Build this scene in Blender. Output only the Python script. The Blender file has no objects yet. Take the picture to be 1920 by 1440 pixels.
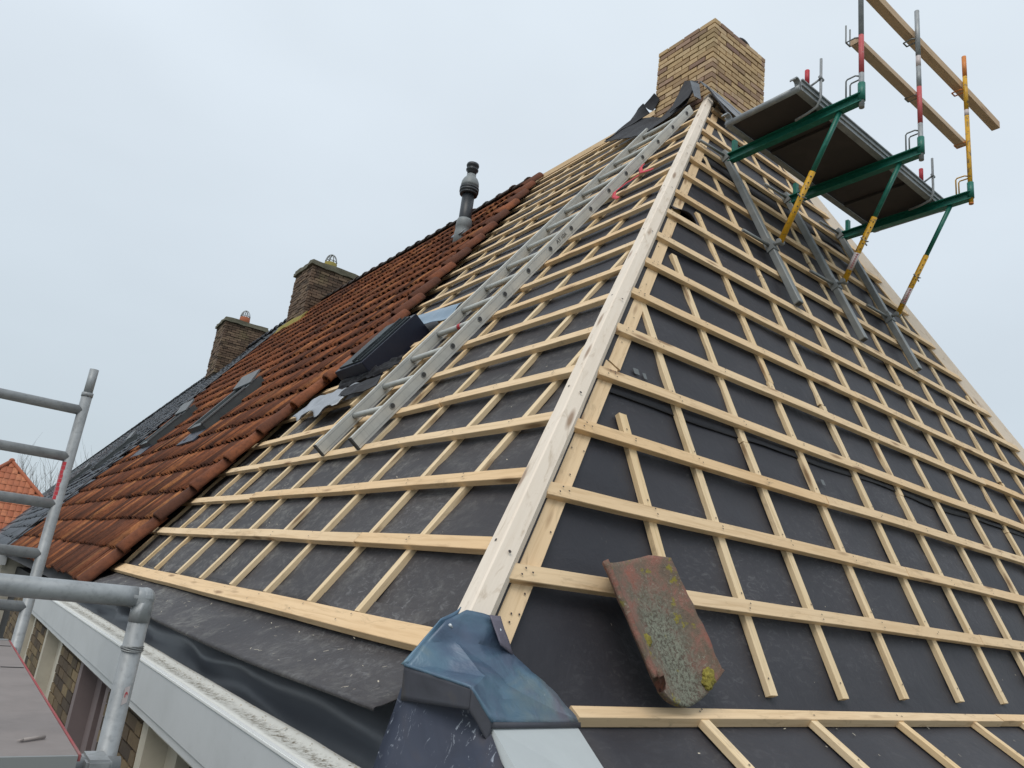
import bpy, bmesh, math, random
from mathutils import Vector, Matrix, noise
random.seed(7)
S = bpy.context.scene
C = S.collection
V = Vector
def rad(a): return math.radians(a)

# ------------------------------------------------------------------ camera
cam_d = bpy.data.cameras.new('camera'); cam = bpy.data.objects.new('camera', cam_d); C.objects.link(cam)
R0 = V((0.78827485, -0.60353570, 0.11986419)); R1 = V((0.25635759, 0.14503425, -0.95563898)); R2 = V((0.55937782, 0.78403426, 0.26904781))
cam.matrix_world = Matrix(((R0.x, -R1.x, -R2.x, -0.95118), (R0.y, -R1.y, -R2.y, -1.607748), (R0.z, -R1.z, -R2.z, 0.451684), (0, 0, 0, 1)))
cam_d.sensor_width = 36; cam_d.lens = 1401.35/1920*36
cam_d.clip_start = 0.05; cam_d.clip_end = 2000
S.camera = cam
# ------------------------------------------------------------------ sky and light
W = bpy.data.worlds.new('World'); S.world = W; W.use_nodes = True
nt = W.node_tree; nt.nodes.clear()
def N(t, ty, **k):
    n = t.nodes.new(ty)
    for a, b in k.items(): setattr(n, a, b)
    return n
out = N(nt, 'ShaderNodeOutputWorld'); bg = N(nt, 'ShaderNodeBackground'); bg.inputs[1].default_value = 1.0
sky = N(nt, 'ShaderNodeTexSky', sky_type='NISHITA', sun_disc=False)
SUN_EL, SUN_AZ = rad(52), rad(-60)
sky.sun_elevation = SUN_EL; sky.sun_rotation = rad(60)+math.pi
skb = N(nt, 'ShaderNodeVectorMath', operation='SCALE'); skb.inputs['Scale'].default_value = 0.07
nt.links.new(sky.outputs[0], skb.inputs[0])
tc = N(nt, 'ShaderNodeTexCoord'); sx = N(nt, 'ShaderNodeSeparateXYZ'); nt.links.new(tc.outputs['Generated'], sx.inputs[0])
r = N(nt, 'ShaderNodeValToRGB'); nt.links.new(sx.outputs[2], r.inputs[0])
el = r.color_ramp.elements
el[0].position = 0.0; el[0].color = (0.535, 0.605, 0.655, 1)
el[1].position = 0.75; el[1].color = (0.75, 0.83, 0.90, 1)
for p, c in ((0.12, (0.555, 0.63, 0.685, 1)), (0.35, (0.625, 0.70, 0.765, 1)), (0.55, (0.70, 0.775, 0.845, 1))):
    e = el.new(p); e.color = c
nz = N(nt, 'ShaderNodeTexNoise'); nz.inputs['Scale'].default_value = 2.2; nz.inputs['Detail'].default_value = 4; nz.inputs['Roughness'].default_value = 0.45
mp = N(nt, 'ShaderNodeMapping'); mp.inputs['Scale'].default_value = (1, 1, 2.2); nt.links.new(tc.outputs['Generated'], mp.inputs[0]); nt.links.new(mp.outputs[0], nz.inputs[0])
nr = N(nt, 'ShaderNodeMapRange'); nr.inputs[1].default_value = 0.3; nr.inputs[2].default_value = 0.7; nr.inputs[3].default_value = 0.975; nr.inputs[4].default_value = 1.065
nt.links.new(nz.outputs[0], nr.inputs[0])
sc = N(nt, 'ShaderNodeVectorMath', operation='SCALE'); nt.links.new(r.outputs[0], sc.inputs[0]); nt.links.new(nr.outputs[0], sc.inputs['Scale'])
mx = N(nt, 'ShaderNodeMix', data_type='RGBA'); mx.inputs[0].default_value = 0.9
nt.links.new(skb.outputs[0], mx.inputs[6]); nt.links.new(sc.outputs[0], mx.inputs[7])
nt.links.new(mx.outputs[2], bg.inputs[0]); nt.links.new(bg.outputs[0], out.inputs[0])
sd = bpy.data.lights.new('sun', 'SUN'); sd.energy = 1.3; sd.angle = rad(30); sd.color = (1, 0.94, 0.86)
sun = bpy.data.objects.new('sun', sd); C.objects.link(sun)
sdir = V((math.cos(SUN_EL)*math.cos(rad(215)), math.cos(SUN_EL)*math.sin(rad(215)), math.sin(SUN_EL)))
sun.rotation_euler = sdir.to_track_quat('Z', 'Y').to_euler(); sun.location = (0, 0, 20)
sky.sun_rotation = math.atan2(sdir.x, sdir.y)
S.view_settings.view_transform = 'Standard'; S.view_settings.look = 'None'; S.view_settings.exposure = 0.15; S.view_settings.gamma = 1
S.render.engine = 'CYCLES'

# ------------------------------------------------------------------ materials
def mat(name, col=(.5, .5, .5), rough=.6, metal=0, spec=.5, build=None):
    m = bpy.data.materials.new(name); m.use_nodes = True
    b = m.node_tree.nodes['Principled BSDF']
    b.inputs['Base Color'].default_value = (*col, 1); b.inputs['Roughness'].default_value = rough; b.inputs['Metallic'].default_value = metal
    b.inputs['Specular IOR Level'].default_value = spec
    if build: build(m.node_tree, b)
    return m
def coord(t, scale=(1, 1, 1), kind='Object', rnd=False):
    tc = N(t, 'ShaderNodeTexCoord'); mp = N(t, 'ShaderNodeMapping'); mp.inputs['Scale'].default_value = scale
    t.links.new(tc.outputs[kind], mp.inputs[0])
    if rnd:
        oi = N(t, 'ShaderNodeObjectInfo'); sc = N(t, 'ShaderNodeVectorMath', operation='SCALE'); sc.inputs[0].default_value = (17, 29, 13)
        t.links.new(oi.outputs['Random'], sc.inputs['Scale']); t.links.new(sc.outputs[0], mp.inputs['Location'])
    return mp.outputs[0]
def nse(t, co, scale, detail=4, rough=.55, dist=0):
    n = N(t, 'ShaderNodeTexNoise'); n.inputs['Scale'].default_value = scale; n.inputs['Detail'].default_value = detail
    n.inputs['Roughness'].default_value = rough; n.inputs['Distortion'].default_value = dist; t.links.new(co, n.inputs[0]); return n.outputs[0]
def ramp(t, fac, stops, interp='LINEAR'):
    r = N(t, 'ShaderNodeValToRGB'); r.color_ramp.interpolation = interp; t.links.new(fac, r.inputs[0]); el = r.color_ramp.elements
    el[0].position = stops[0][0]; el[0].color = (*stops[0][1], 1); el[1].position = stops[-1][0]; el[1].color = (*stops[-1][1], 1)
    for p, c in stops[1:-1]: e = el.new(p); e.color = (*c, 1)
    return r.outputs[0]
def mixc(t, fac, a, b, mode='MIX'):
    m = N(t, 'ShaderNodeMix', data_type='RGBA', blend_type=mode)
    for s, v in ((0, fac), (6, a), (7, b)):
        if isinstance(v, (int, float)): m.inputs[s].default_value = v
        elif isinstance(v, tuple): m.inputs[s].default_value = (*v, 1)
        else: t.links.new(v, m.inputs[s])
    return m.outputs[2]
def mrange(t, f, a, b, c=0, d=1):
    m = N(t, 'ShaderNodeMapRange'); t.links.new(f, m.inputs[0])
    for i, v in enumerate((a, b, c, d)): m.inputs[i+1].default_value = v
    return m.outputs[0]
def mul(t, a, b):
    m = N(t, 'ShaderNodeMath', operation='MULTIPLY')
    for i, v in enumerate((a, b)):
        if isinstance(v, (int, float)): m.inputs[i].default_value = v
        else: t.links.new(v, m.inputs[i])
    return m.outputs[0]
def bump(t, b, h, strength=.3, dist=.01):
    n = N(t, 'ShaderNodeBump'); n.inputs['Strength'].default_value = strength; n.inputs['Distance'].default_value = dist
    t.links.new(h, n.inputs['Height']); t.links.new(n.outputs[0], b.inputs['Normal'])

def wood(light, dark, tint, knots=True):
    def f(t, b):
        co = coord(t, (1.2, 22, 22), rnd=True); g = nse(t, co, 2.2, 5, .6, .8)
        base = ramp(t, g, [(.25, dark), (.5, light), (.8, tuple(min(1, c*1.08) for c in light))])
        co2 = coord(t, (.8, 2, 2), rnd=True); v = nse(t, co2, 1.5, 3)
        base = mixc(t, mrange(t, v, .42, .72, 0, .55), base, tint)
        oi = N(t, 'ShaderNodeObjectInfo')
        base = mixc(t, mul(t, mrange(t, oi.outputs['Random'], .45, 1), .45), base, mixc(t, 1.0, base, (.97, .84, .66), 'MULTIPLY'))
        st = nse(t, coord(t, (3, 9, 9), rnd=True), 2.2, 4, .7, 1); base = mixc(t, mrange(t, st, .56, .70, 0, .42), base, (.34, .235, .13))
        if knots:
            vo = N(t, 'ShaderNodeTexVoronoi'); vo.inputs['Scale'].default_value = 1.0; t.links.new(coord(t, (2.6, 14, 14), rnd=True), vo.inputs[0])
            k = mrange(t, vo.outputs['Distance'], .09, .22, 1, 0)
            base = mixc(t, mul(t, k, .75), base, (.22, .11, .045))
        t.links.new(base, b.inputs['Base Color'])
        bump(t, b, g, .25, .003)
    return f
M = {}
M['pine'] = mat('pine', rough=.7, build=wood((.76, .565, .35), (.58, .40, .22), (.68, .47, .26)))
M['pine_cb'] = mat('pine_counter', rough=.7, build=wood((.78, .61, .39), (.58, .42, .22), (.70, .52, .29)))
M['hipwood'] = mat('planed_hip_wood', rough=.6, build=wood((.78, .68, .57), (.73, .62, .50), (.75, .64, .52), True))
M['guard'] = mat('guard_wood', rough=.75, build=wood((.58, .43, .29), (.44, .30, .19), (.48, .31, .20)))
M['nail'] = mat('nail', (.06, .045, .04), .5, .3)

def f_under(dustamt):
    def f(t, b):
        co = coord(t); n1 = nse(t, co, 1.3, 5, .6); n2 = nse(t, co, 26, 6, .7, .4)
        sy = N(t, 'ShaderNodeSeparateXYZ'); t.links.new(co, sy.inputs[0])
        base = mixc(t, mrange(t, n1, .35, .7), *(((.044, .041, .045), (.064, .058, .060)) if dustamt > 1.2 else ((.030, .030, .037), (.045, .043, .050))))
        st = nse(t, coord(t, (16, 16, 40)), 1.2, 5, .7, 1.2)
        m = mul(t, mrange(t, n1, .47, .68), mrange(t, st, .52, .70))
        sp = mul(t, mrange(t, n2, .62, .74), mrange(t, nse(t, co, 3.1, 3), .45, .62))
        base = mixc(t, mul(t, m, .22*dustamt), base, (.36, .36, .36))
        base = mixc(t, mul(t, sp, .25*dustamt), base, (.42, .40, .35))
        if dustamt > 1:
            far = mrange(t, sy.outputs[1], .8, 4.2, .25, 1.0); pt = nse(t, coord(t, (1, 1, 2.4)), 4.5, 6, .72, .8)
            dm = mul(t, mrange(t, pt, .47, .66), mrange(t, nse(t, co, 34, 4, .75), .38, .62))
            base = mixc(t, mul(t, mul(t, dm, far), .75), base, (.33, .32, .29))
        t.links.new(base, b.inputs['Base Color'])
        bump(t, b, nse(t, co, 7, 5, .6, .6), .45, .015)
    return f
M['under'] = mat('roof_membrane', rough=.55, spec=.35, build=f_under(.6))
M['under_dusty'] = mat('roof_membrane_dusty', rough=.62, spec=.35, build=f_under(1.9))
M['black'] = mat('near_black', (.035, .033, .036), .7)  # near-black, shared by the painted hip gap strips, the hose and the boarding

def f_tile(stops, dirt, lich=True, hue=1.0):
    def f(t, b):
        a = N(t, 'ShaderNodeAttribute'); a.attribute_name = 'rnd'
        base = ramp(t, a.outputs['Fac'], stops)
        co = coord(t); n = nse(t, co, 6, 5, .65); n2 = nse(t, co, 38, 4, .7)
        base = mixc(t, mrange(t, n, .40, .72, 0, .85), base, dirt)
        base = mixc(t, mrange(t, n2, .45, .75, 0, .45), base, tuple(c*.45 for c in dirt))
        if lich:
            l = mul(t, mrange(t, nse(t, co, 14, 5, .7), .66, .74), mrange(t, nse(t, co, .9, 2), .5, .65))
            base = mixc(t, l, base, (.30, .29, .20))
        t.links.new(base, b.inputs['Base Color']); bump(t, b, n2, .4, .006)
    return f
M['tile'] = mat('clay_tile', rough=.92, spec=.2, build=f_tile([(0, (.08, .038, .026)), (.25, (.15, .060, .036)), (.5, (.24, .085, .042)), (.78, (.37, .13, .055)), (.93, (.48, .20, .08)), (1, (.12, .065, .045))], (.075, .038, .030)))
M['slate'] = mat('dark_glazed_tile', rough=.38, spec=.6, build=f_tile([(0, (.028, .034, .048)), (.5, (.048, .056, .076)), (.8, (.075, .085, .11)), (1, (.045, .05, .058))], (.055, .06, .07), False))
M['orange'] = mat('orange_tile', rough=.8, build=f_tile([(0, (.38, .11, .05)), (.5, (.48, .16, .075)), (1, (.56, .21, .10))], (.30, .11, .06)))

def f_brick(stops, dirt):
    def f(t, b):
        a = N(t, 'ShaderNodeAttribute'); a.attribute_name = 'rnd'
        base = ramp(t, a.outputs['Fac'], stops); co = coord(t)
        n = nse(t, co, 22, 5, .7); n1 = nse(t, co, 2.5, 4)
        base = mixc(t, mrange(t, n, .45, .75, 0, .6), base, dirt)
        base = mixc(t, mrange(t, n1, .54, .7, 0, .3), base, (.22, .20, .09))
        t.links.new(base, b.inputs['Base Color']); bump(t, b, n, .6, .006)
    return f
M['ybrick'] = mat('yellow_brick', rough=.9, build=f_brick([(0, (.26, .16, .13)), (.2, (.40, .27, .15)), (.55, (.57, .40, .215)), (.85, (.64, .47, .28)), (1, (.36, .23, .18))], (.29, .19, .11)))
M['obrick'] = mat('weathered_brick', rough=.95, build=f_brick([(0, (.065, .042, .03)), (.5, (.15, .095, .065)), (1, (.22, .15, .10))], (.085, .075, .05)))
M['wbrick'] = mat('wall_brick', rough=.95, build=f_brick([(0, (.05, .035, .025)), (.5, (.13, .09, .05)), (1, (.22, .16, .085))], (.07, .05, .03)))
M['mortar'] = mat('dark_mortar', (.028, .02, .014), .95)
M['cap'] = mat('lichen_concrete', rough=.95, build=f_tile([(0, (.16, .15, .11)), (1, (.24, .22, .16))], (.10, .10, .07)))

def f_lead(t, b):
    co = coord(t); n = nse(t, co, 3.2, 4, .6, .6); n2 = nse(t, co, 9, 4, .6, 1.0)
    base = ramp(t, n, [(.25, (.06, .07, .11)), (.42, (.07, .11, .17)), (.53, (.09, .16, .22)), (.62, (.14, .19, .21)), (.72, (.14, .13, .15)), (.8, (.16, .15, .16))])
    base = mixc(t, mrange(t, n2, .5, .75, 0, .5), base, (.12, .14, .21))
    s = mul(t, mrange(t, nse(t, coord(t, (30, 30, 7)), 2.4, 4, .7, 1), .66, .72), mrange(t, nse(t, co, 5, 2), .52, .6))
    base = mixc(t, s, base, (.45, .50, .55))
    t.links.new(base, b.inputs['Base Color']); bump(t, b, n2, .5, .012)
M['lead'] = mat('blue_patina_lead', rough=.42, metal=.15, build=f_lead)
def f_grime(col, dcol, amt=.5, sc=3):
    def f(t, b):
        co = coord(t); n = nse(t, co, sc, 6, .65, .4)
        base = mixc(t, mrange(t, n, .42, .75, 0, amt), col, dcol)
        base = mixc(t, mrange(t, nse(t, co, sc*9, 4, .7), .6, .75, 0, amt*.7), base, dcol)
        t.links.new(base, b.inputs['Base Color']); bump(t, b, n, .15, .006)
    return f
def f_lead2(t, b):
    co = coord(t); n = nse(t, co, 7, 4, .6, .6)
    t.links.new(ramp(t, n, [(.3, (.07, .12, .19)), (.5, (.09, .17, .25)), (.62, (.13, .21, .25)), (.75, (.18, .22, .21))]), b.inputs['Base Color']); bump(t, b, n, .3, .008)
M['lead2'] = mat('teal_lead', rough=.4, metal=.15, build=f_lead2)
M['lead3'] = mat('purple_lead', rough=.5, metal=.1, build=f_grime((.15, .135, .17), (.09, .085, .12), .7, 14))
def f_navy(t, b):
    co = coord(t); n = nse(t, co, 4, 4, .6, .5)
    base = ramp(t, n, [(.3, (.024, .027, .045)), (.5, (.036, .044, .070)), (.65, (.05, .046, .056)), (.8, (.06, .06, .065))])
    s = mul(t, mrange(t, nse(t, coord(t, (34, 34, 8)), 1.6, 5, .7, 1.4), .60, .68), mrange(t, nse(t, co, 6, 2), .45, .6))
    base = mixc(t, mul(t, s, .8), base, (.42, .46, .52))
    t.links.new(base, b.inputs['Base Color']); bump(t, b, n, .3, .01)
M['navy'] = mat('dark_lead', rough=.5, metal=.2, build=f_navy)
M['dlead'] = mat('dark_lead_drop', rough=.6, build=lambda t, b: t.links.new(ramp(t, nse(t, coord(t), 7, 4, .6, .8), [(.3, (.045, .047, .058)), (.55, (.058, .060, .075)), (.75, (.09, .082, .078))]), b.inputs['Base Color']))
M['grayboard'] = mat('pale_grey_board', rough=.5, build=f_grime((.50, .535, .54), (.42, .45, .455), .5, 5))
M['paint'] = mat('white_fascia_paint', rough=.5, build=f_grime((.55, .57, .59), (.44, .46, .47), .5, 4))
def f_dirtytop(t, b):
    co = coord(t); n = nse(t, co, 5, 4, .6); g = nse(t, co, 60, 5, .75)
    sx = N(t, 'ShaderNodeSeparateXYZ'); t.links.new(co, sx.inputs[0])
    bd = mul(t, mrange(t, sx.outputs[0], -.045, -.005), mrange(t, sx.outputs[0], .038, .015))
    m = mul(t, mul(t, mrange(t, n, .30, .5), mrange(t, g, .46, .60)), bd)
    base = mixc(t, m, (.66, .66, .62), (.16, .135, .09)); t.links.new(base, b.inputs['Base Color']); bump(t, b, g, .4, .004)
M['papertop'] = mat('dirty_white_board', rough=.8, build=f_dirtytop)
M['epdm'] = mat('rubber_lining', rough=.5, spec=.8, build=f_grime((.14, .15, .17), (.20, .21, .23), .6, 1.6))  # base colour lifted to carry the rubber's grazing sheen
M['cream'] = mat('cream_paint', rough=.6, build=f_grime((.52, .48, .40), (.36, .32, .26), .6, 4))
M['pinkish'] = mat('faded_board', rough=.7, build=f_grime((.20, .16, .16), (.14, .11, .11), .6, 4))
M['darkred'] = mat('dark_red_paint', (.10, .015, .012), .5)
M['dark'] = mat('dark_room', (.012, .012, .014), .7)
M['glass'] = mat('window_glass', (.18, .23, .27), .12, 0, .8)

def f_galv(t, b):
    co = coord(t); n = nse(t, co, 9, 5, .65, .5); v = nse(t, co, 55, 3, .6)
    base = mixc(t, mrange(t, n, .35, .7), (.25, .265, .275), (.38, .40, .41)); base = mixc(t, mrange(t, v, .52, .72, 0, .5), base, (.17, .18, .185))
    t.links.new(base, b.inputs['Base Color']); bump(t, b, v, .12, .002)
M['galv'] = mat('galvanised_tube', rough=.5, metal=.25, build=f_galv)
M['galvdark'] = mat('galvanised_rail', rough=.55, metal=.35, build=f_grime((.25, .265, .265), (.15, .16, .16), .6, 7))
def f_alu(t, b):
    co = coord(t, (1, 1, 1)); n = nse(t, co, 6, 5, .7, .5); l = nse(t, coord(t, (60, 60, 2)), 2, 3)
    base = mixc(t, mrange(t, n, .35, .72), (.60, .60, .56), (.46, .46, .43)); base = mixc(t, mrange(t, l, .6, .8, 0, .3), base, (.25, .25, .24))
    t.links.new(base, b.inputs['Base Color'])
M['alu'] = mat('ladder_aluminium', rough=.5, metal=.2, build=f_alu)
M['alud'] = mat('dark_aluminium', (.30, .31, .31), .5, .5)
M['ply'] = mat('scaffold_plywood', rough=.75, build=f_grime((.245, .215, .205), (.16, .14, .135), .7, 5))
M['plyunder'] = mat('shaded_ply_underside', rough=.85, build=f_grime((.055, .046, .044), (.085, .07, .065), .8, 3))  # ply darkened in colour for the shade under the platform
M['red'] = mat('red_paint', (.50, .035, .05), .55)
M['redtape'] = mat('red_webbing', (.55, .03, .05), .6)
def f_worn(col, under, lo=.55, hi=.62):
    def f(t, b):
        co = coord(t); n = nse(t, co, 22, 6, .75, .5)
        base = mixc(t, mrange(t, n, lo, hi, 0, .9), col, under); t.links.new(base, b.inputs['Base Color'])
    return f
M['green'] = mat('green_paint', rough=.45, build=f_worn((.006, .135, .095), (.02, .20, .15), .5, .65))
M['yellow'] = mat('worn_yellow_paint', rough=.5, build=f_worn((.62, .33, .008), (.16, .11, .05), .53, .60))
M['orangep'] = mat('worn_orange_paint', rough=.5, build=f_worn((.62, .20, .03), (.30, .12, .04), .55, .65))
M['pink'] = mat('faded_red_paint', rough=.55, build=f_worn((.50, .085, .09), (.42, .30, .30), .58, .68))
M['sticker'] = mat('sticker', (.55, .48, .47), .5)
M['stickred'] = mat('sticker_print', (.38, .08, .09), .5)
M['screw'] = mat('screw', (.65, .68, .7), .35, .5)
M['ink'] = mat('ink', (.05, .05, .05), .7)
M['zinc'] = mat('loose_zinc', rough=.45, metal=.3, build=f_grime((.36, .38, .41), (.22, .23, .25), .6, 6))
M['blueflash'] = mat('blue_film_flashing', rough=.35, metal=.2, build=f_grime((.20, .29, .38), (.13, .19, .26), .5, 6))
M['navybox'] = mat('dark_blue_box', rough=.4, spec=.35, build=f_grime((.011, .013, .026), (.018, .02, .034), .5, 5))
M['boxtop'] = mat('dark_box_top', rough=.5, spec=.3, build=f_grime((.022, .028, .032), (.07, .09, .10), .8, 4))
M['leadblk'] = mat('black_lead_apron', rough=.6, spec=.3, build=f_grime((.014, .013, .016), (.032, .029, .03), .6, 5))
M['leadgrey'] = mat('grey_lead_apron', rough=.45, metal=.3, build=f_grime((.28, .30, .33), (.16, .17, .19), .6, 8))
M['flue'] = mat('flue_grey', rough=.45, build=f_grime((.026, .030, .036), (.05, .056, .06), .4, 5))
M['fluepale'] = mat('flue_pale_grey', rough=.5, build=f_grime((.22, .24, .245), (.16, .17, .17), .4, 5))
M['frame'] = mat('skylight_frame', rough=.45, build=f_grime((.060, .068, .070), (.11, .12, .12), .6, 4))
M['framepale'] = mat('skylight_cover', rough=.5, build=f_grime((.15, .155, .16), (.09, .10, .10), .7, 4))
M['terra'] = mat('terracotta_pot', rough=.8, build=f_grime((.34, .10, .045), (.20, .10, .04), .6, 8))
M['ochre'] = mat('lichen_mortar', rough=.9, build=f_grime((.30, .24, .05), (.16, .15, .07), .6, 8))
M['bark'] = mat('bark', (.10, .09, .08), .9)
def f_ground(t, b):
    co = coord(t); n = nse(t, co, .3, 6, .6)
    t.links.new(mixc(t, mrange(t, n, .4, .6), (.13, .14, .085), (.19, .18, .15)), b.inputs['Base Color'])
M['ground'] = mat('garden_ground', rough=.95, build=f_ground)
M['road'] = mat('asphalt', rough=.9, build=f_grime((.07, .07, .07), (.10, .10, .095), .6, 2))
M['leadborder'] = mat('border_lead', rough=.6, build=f_grime((.13, .14, .155), (.09, .095, .10), .6, 4))
def f_old(t, b):
    co = coord(t); n = nse(t, co, 13, 6, .72, .4); n2 = nse(t, co, 85, 5, .78, .3); n3 = nse(t, co, 7, 3, .6)
    base = ramp(t, n, [(.3, (.30, .11, .075)), (.42, (.27, .13, .10)), (.52, (.19, .13, .095)), (.65, (.13, .105, .08)), (.75, (.24, .17, .14))])
    sx = N(t, 'ShaderNodeSeparateXYZ'); t.links.new(co, sx.inputs[0])
    mid = mul(t, mrange(t, sx.outputs[0], -.11, -.03), mrange(t, sx.outputs[0], .15, .05))
    low = mul(t, mid, mrange(t, sx.outputs[1], .45, .27))
    l = mul(t, mrange(t, n2, .42, .53), low); l2 = mul(t, mrange(t, n2, .56, .62), mrange(t, n3, .42, .6))
    base = mixc(t, mul(t, low, .8), base, (.065, .065, .05))
    base = mixc(t, mul(t, l, .75), base, (.25, .265, .205)); base = mixc(t, mul(t, l2, .6), base, (.36, .36, .28))
    y = mul(t, mrange(t, nse(t, co, 13, 4, .65), .60, .66), .9)
    base = mixc(t, y, base, (.26, .22, .03))
    t.links.new(base, b.inputs['Base Color']); bump(t, b, n2, .9, .006)
M['oldtile'] = mat('lichen_clay', rough=.95, build=f_old)
M['moss'] = mat('yellow_moss', (.30, .25, .025), .95)

# ------------------------------------------------------------------ helpers
def obj(name, bm, m, parent=None, smooth=False):
    me = bpy.data.meshes.new(name); bm.to_mesh(me); bm.free()
    for x in (m if isinstance(m, (list, tuple)) else [m]): me.materials.append(x)
    if smooth:
        for p in me.polygons: p.use_smooth = True
    o = bpy.data.objects.new(name, me); C.objects.link(o)
    if parent: adopt(o, parent)
    return o
def wm(o): return (wm(o.parent) @ o.matrix_parent_inverse @ o.matrix_basis) if o.parent else o.matrix_basis.copy()
def adopt(o, p):
    o.parent = p; o.matrix_parent_inverse = wm(p).inverted()
def thing(name, label, cat, loc=(0, 0, 0), group=None):
    o = bpy.data.objects.new(name, None); C.objects.link(o); o.location = loc; o.empty_display_size = .2
    o['label'] = label; o['category'] = cat
    if group: o['group'] = group
    return o
def tag(o, label, cat, group=None):
    o['label'] = label; o['category'] = cat
    if group: o['group'] = group
    return o
def box(bm, x0, x1, y0, y1, z0, z1, mi=0, mtx=None):
    vs = [bm.verts.new(V(p) if mtx is None else mtx @ V(p)) for p in ((x0, y0, z0), (x1, y0, z0), (x1, y1, z0), (x0, y1, z0), (x0, y0, z1), (x1, y0, z1), (x1, y1, z1), (x0, y1, z1))]
    fs = [bm.faces.new([vs[i] for i in q]) for q in ((3, 2, 1, 0), (4, 5, 6, 7), (0, 1, 5, 4), (1, 2, 6, 5), (2, 3, 7, 6), (3, 0, 4, 7))]
    for f in fs: f.material_index = mi
    return fs
def frame_m(o, ux, uy, uz): return Matrix(((ux.x, uy.x, uz.x, o.x), (ux.y, uy.y, uz.y, o.y), (ux.z, uy.z, uz.z, o.z), (0, 0, 0, 1)))
def tube(bm, pts, r, seg=12, caps=True, mi=0, smooth=True):
    pts = [V(p) for p in pts]; rings = []; prev = None
    for i, p in enumerate(pts):
        d = (pts[min(i+1, len(pts)-1)]-pts[max(i-1, 0)]).normalized()
        a = d.orthogonal().normalized() if prev is None else (prev-d*prev.dot(d)).normalized()
        prev = a; b = d.cross(a); rr = r[i] if isinstance(r, (list, tuple)) else r
        rings.append([bm.verts.new(p+(a*math.cos(2*math.pi*k/seg)+b*math.sin(2*math.pi*k/seg))*rr) for k in range(seg)])
    for A, B in zip(rings, rings[1:]):
        for k in range(seg):
            f = bm.faces.new((A[k], A[(k+1) % seg], B[(k+1) % seg], B[k])); f.material_index = mi; f.smooth = smooth
    if caps:
        for Rg in (rings[0][::-1], rings[-1]):
            f = bm.faces.new(Rg); f.material_index = mi
def tubeo(name, pts, r, m, parent=None, seg=14):
    bm = bmesh.new(); tube(bm, pts, r, seg); return obj(name, bm, m, parent)
def beamo(name, p0, p1, w, th, nrm, m, parent=None, wob=.002, nails=(), bev=.0015, top=True):
    """timber from p0 to p1 (its centre line on the top face when top), w across, th deep; own local axes, x along the length"""
    p0 = V(p0); p1 = V(p1); ux = (p1-p0); L = ux.length; ux.normalize(); uz = (V(nrm)-ux*V(nrm).dot(ux)).normalized(); uy = uz.cross(ux)
    n = max(2, int(L/.35)); bm = bmesh.new(); rings = []; sd = random.random()*50
    z1, z0 = (0, -th) if top else (th/2, -th/2)
    for i in range(n+1):
        x = L*i/n; dy = noise.noise(V((x*.9, sd, 0)))*wob*1.6; dz = noise.noise(V((x*.9, 0, sd)))*wob
        q = bev*1.2
        prof = ((-w/2+q, z0), (w/2-q, z0), (w/2, z0+q), (w/2, z1-q), (w/2-q, z1), (-w/2+q, z1), (-w/2, z1-q), (-w/2, z0+q))
        rings.append([bm.verts.new((x, y+dy, z+dz)) for y, z in prof])
    for A, B in zip(rings, rings[1:]):
        for k in range(8): bm.faces.new((A[k], A[(k+1) % 8], B[(k+1) % 8], B[k]))
    bm.faces.new(rings[0][::-1]); bm.faces.new(rings[-1])
    for x, y in nails:
        if 0.01 < x < L-.01:
            c = []
            for k in range(6):
                a = k*math.pi/3; c.append(bm.verts.new((x+.0042*math.cos(a), y+.0036*math.sin(a), z1+wob+.0012)))
            f = bm.faces.new(c); f.material_index = 1
            c = []
            for k in range(6):
                a = k*math.pi/3; c.append(bm.verts.new((x+.0042*math.cos(a), y+.0036*math.sin(a), z1-.004)))
    bm.normal_update()
    o = obj(name, bm, [m, M['nail']], None)
    o.matrix_basis = frame_m(p0, ux, uy, uz)
    if parent: adopt(o, parent)
    return o
def ngon(bm, pts, mi=0):
    f = bm.faces.new([bm.verts.new(V(p)) for p in pts]); f.material_index = mi; return f
def slab(name, pts, th, m, parent=None, sub=0, amp=0, smooth=False, nscale=8):
    """a sheet through pts with thickness th along its normal"""
    bm = bmesh.new(); f = ngon(bm, pts); bm.normal_update(); n = f.normal.copy()
    if n.z < 0: bmesh.ops.reverse_faces(bm, faces=[f]); n = -n
    if sub:
        bmesh.ops.triangulate(bm, faces=bm.faces[:]); bmesh.ops.subdivide_edges(bm, edges=bm.edges[:], cuts=sub, use_grid_fill=True)
        for v in bm.verts: v.co += n*noise.noise(v.co*nscale)*amp
    ret = bmesh.ops.extrude_face_region(bm, geom=bm.faces[:])
    for v in [g for g in ret['geom'] if isinstance(g, bmesh.types.BMVert)]: v.co -= n*th
    bmesh.ops.recalc_face_normals(bm, faces=bm.faces[:])
    return obj(name, bm, m, parent, smooth)
def sheet(name, rows, th, m, parent=None, smooth=True):
    """lofted sheet: rows is a list of equal length point lists"""
    bm = bmesh.new(); g = [[bm.verts.new(V(p)) for p in r] for r in rows]
    for A, B in zip(g, g[1:]):
        for k in range(len(A)-1): bm.faces.new((A[k], A[k+1], B[k+1], B[k]))
    o = obj(name, bm, m, parent, smooth)
    md = o.modifiers.new('thickness', 'SOLIDIFY'); md.thickness = th; md.offset = 0
    return o
def lerp(a, b, t): return a+(b-a)*t

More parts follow.
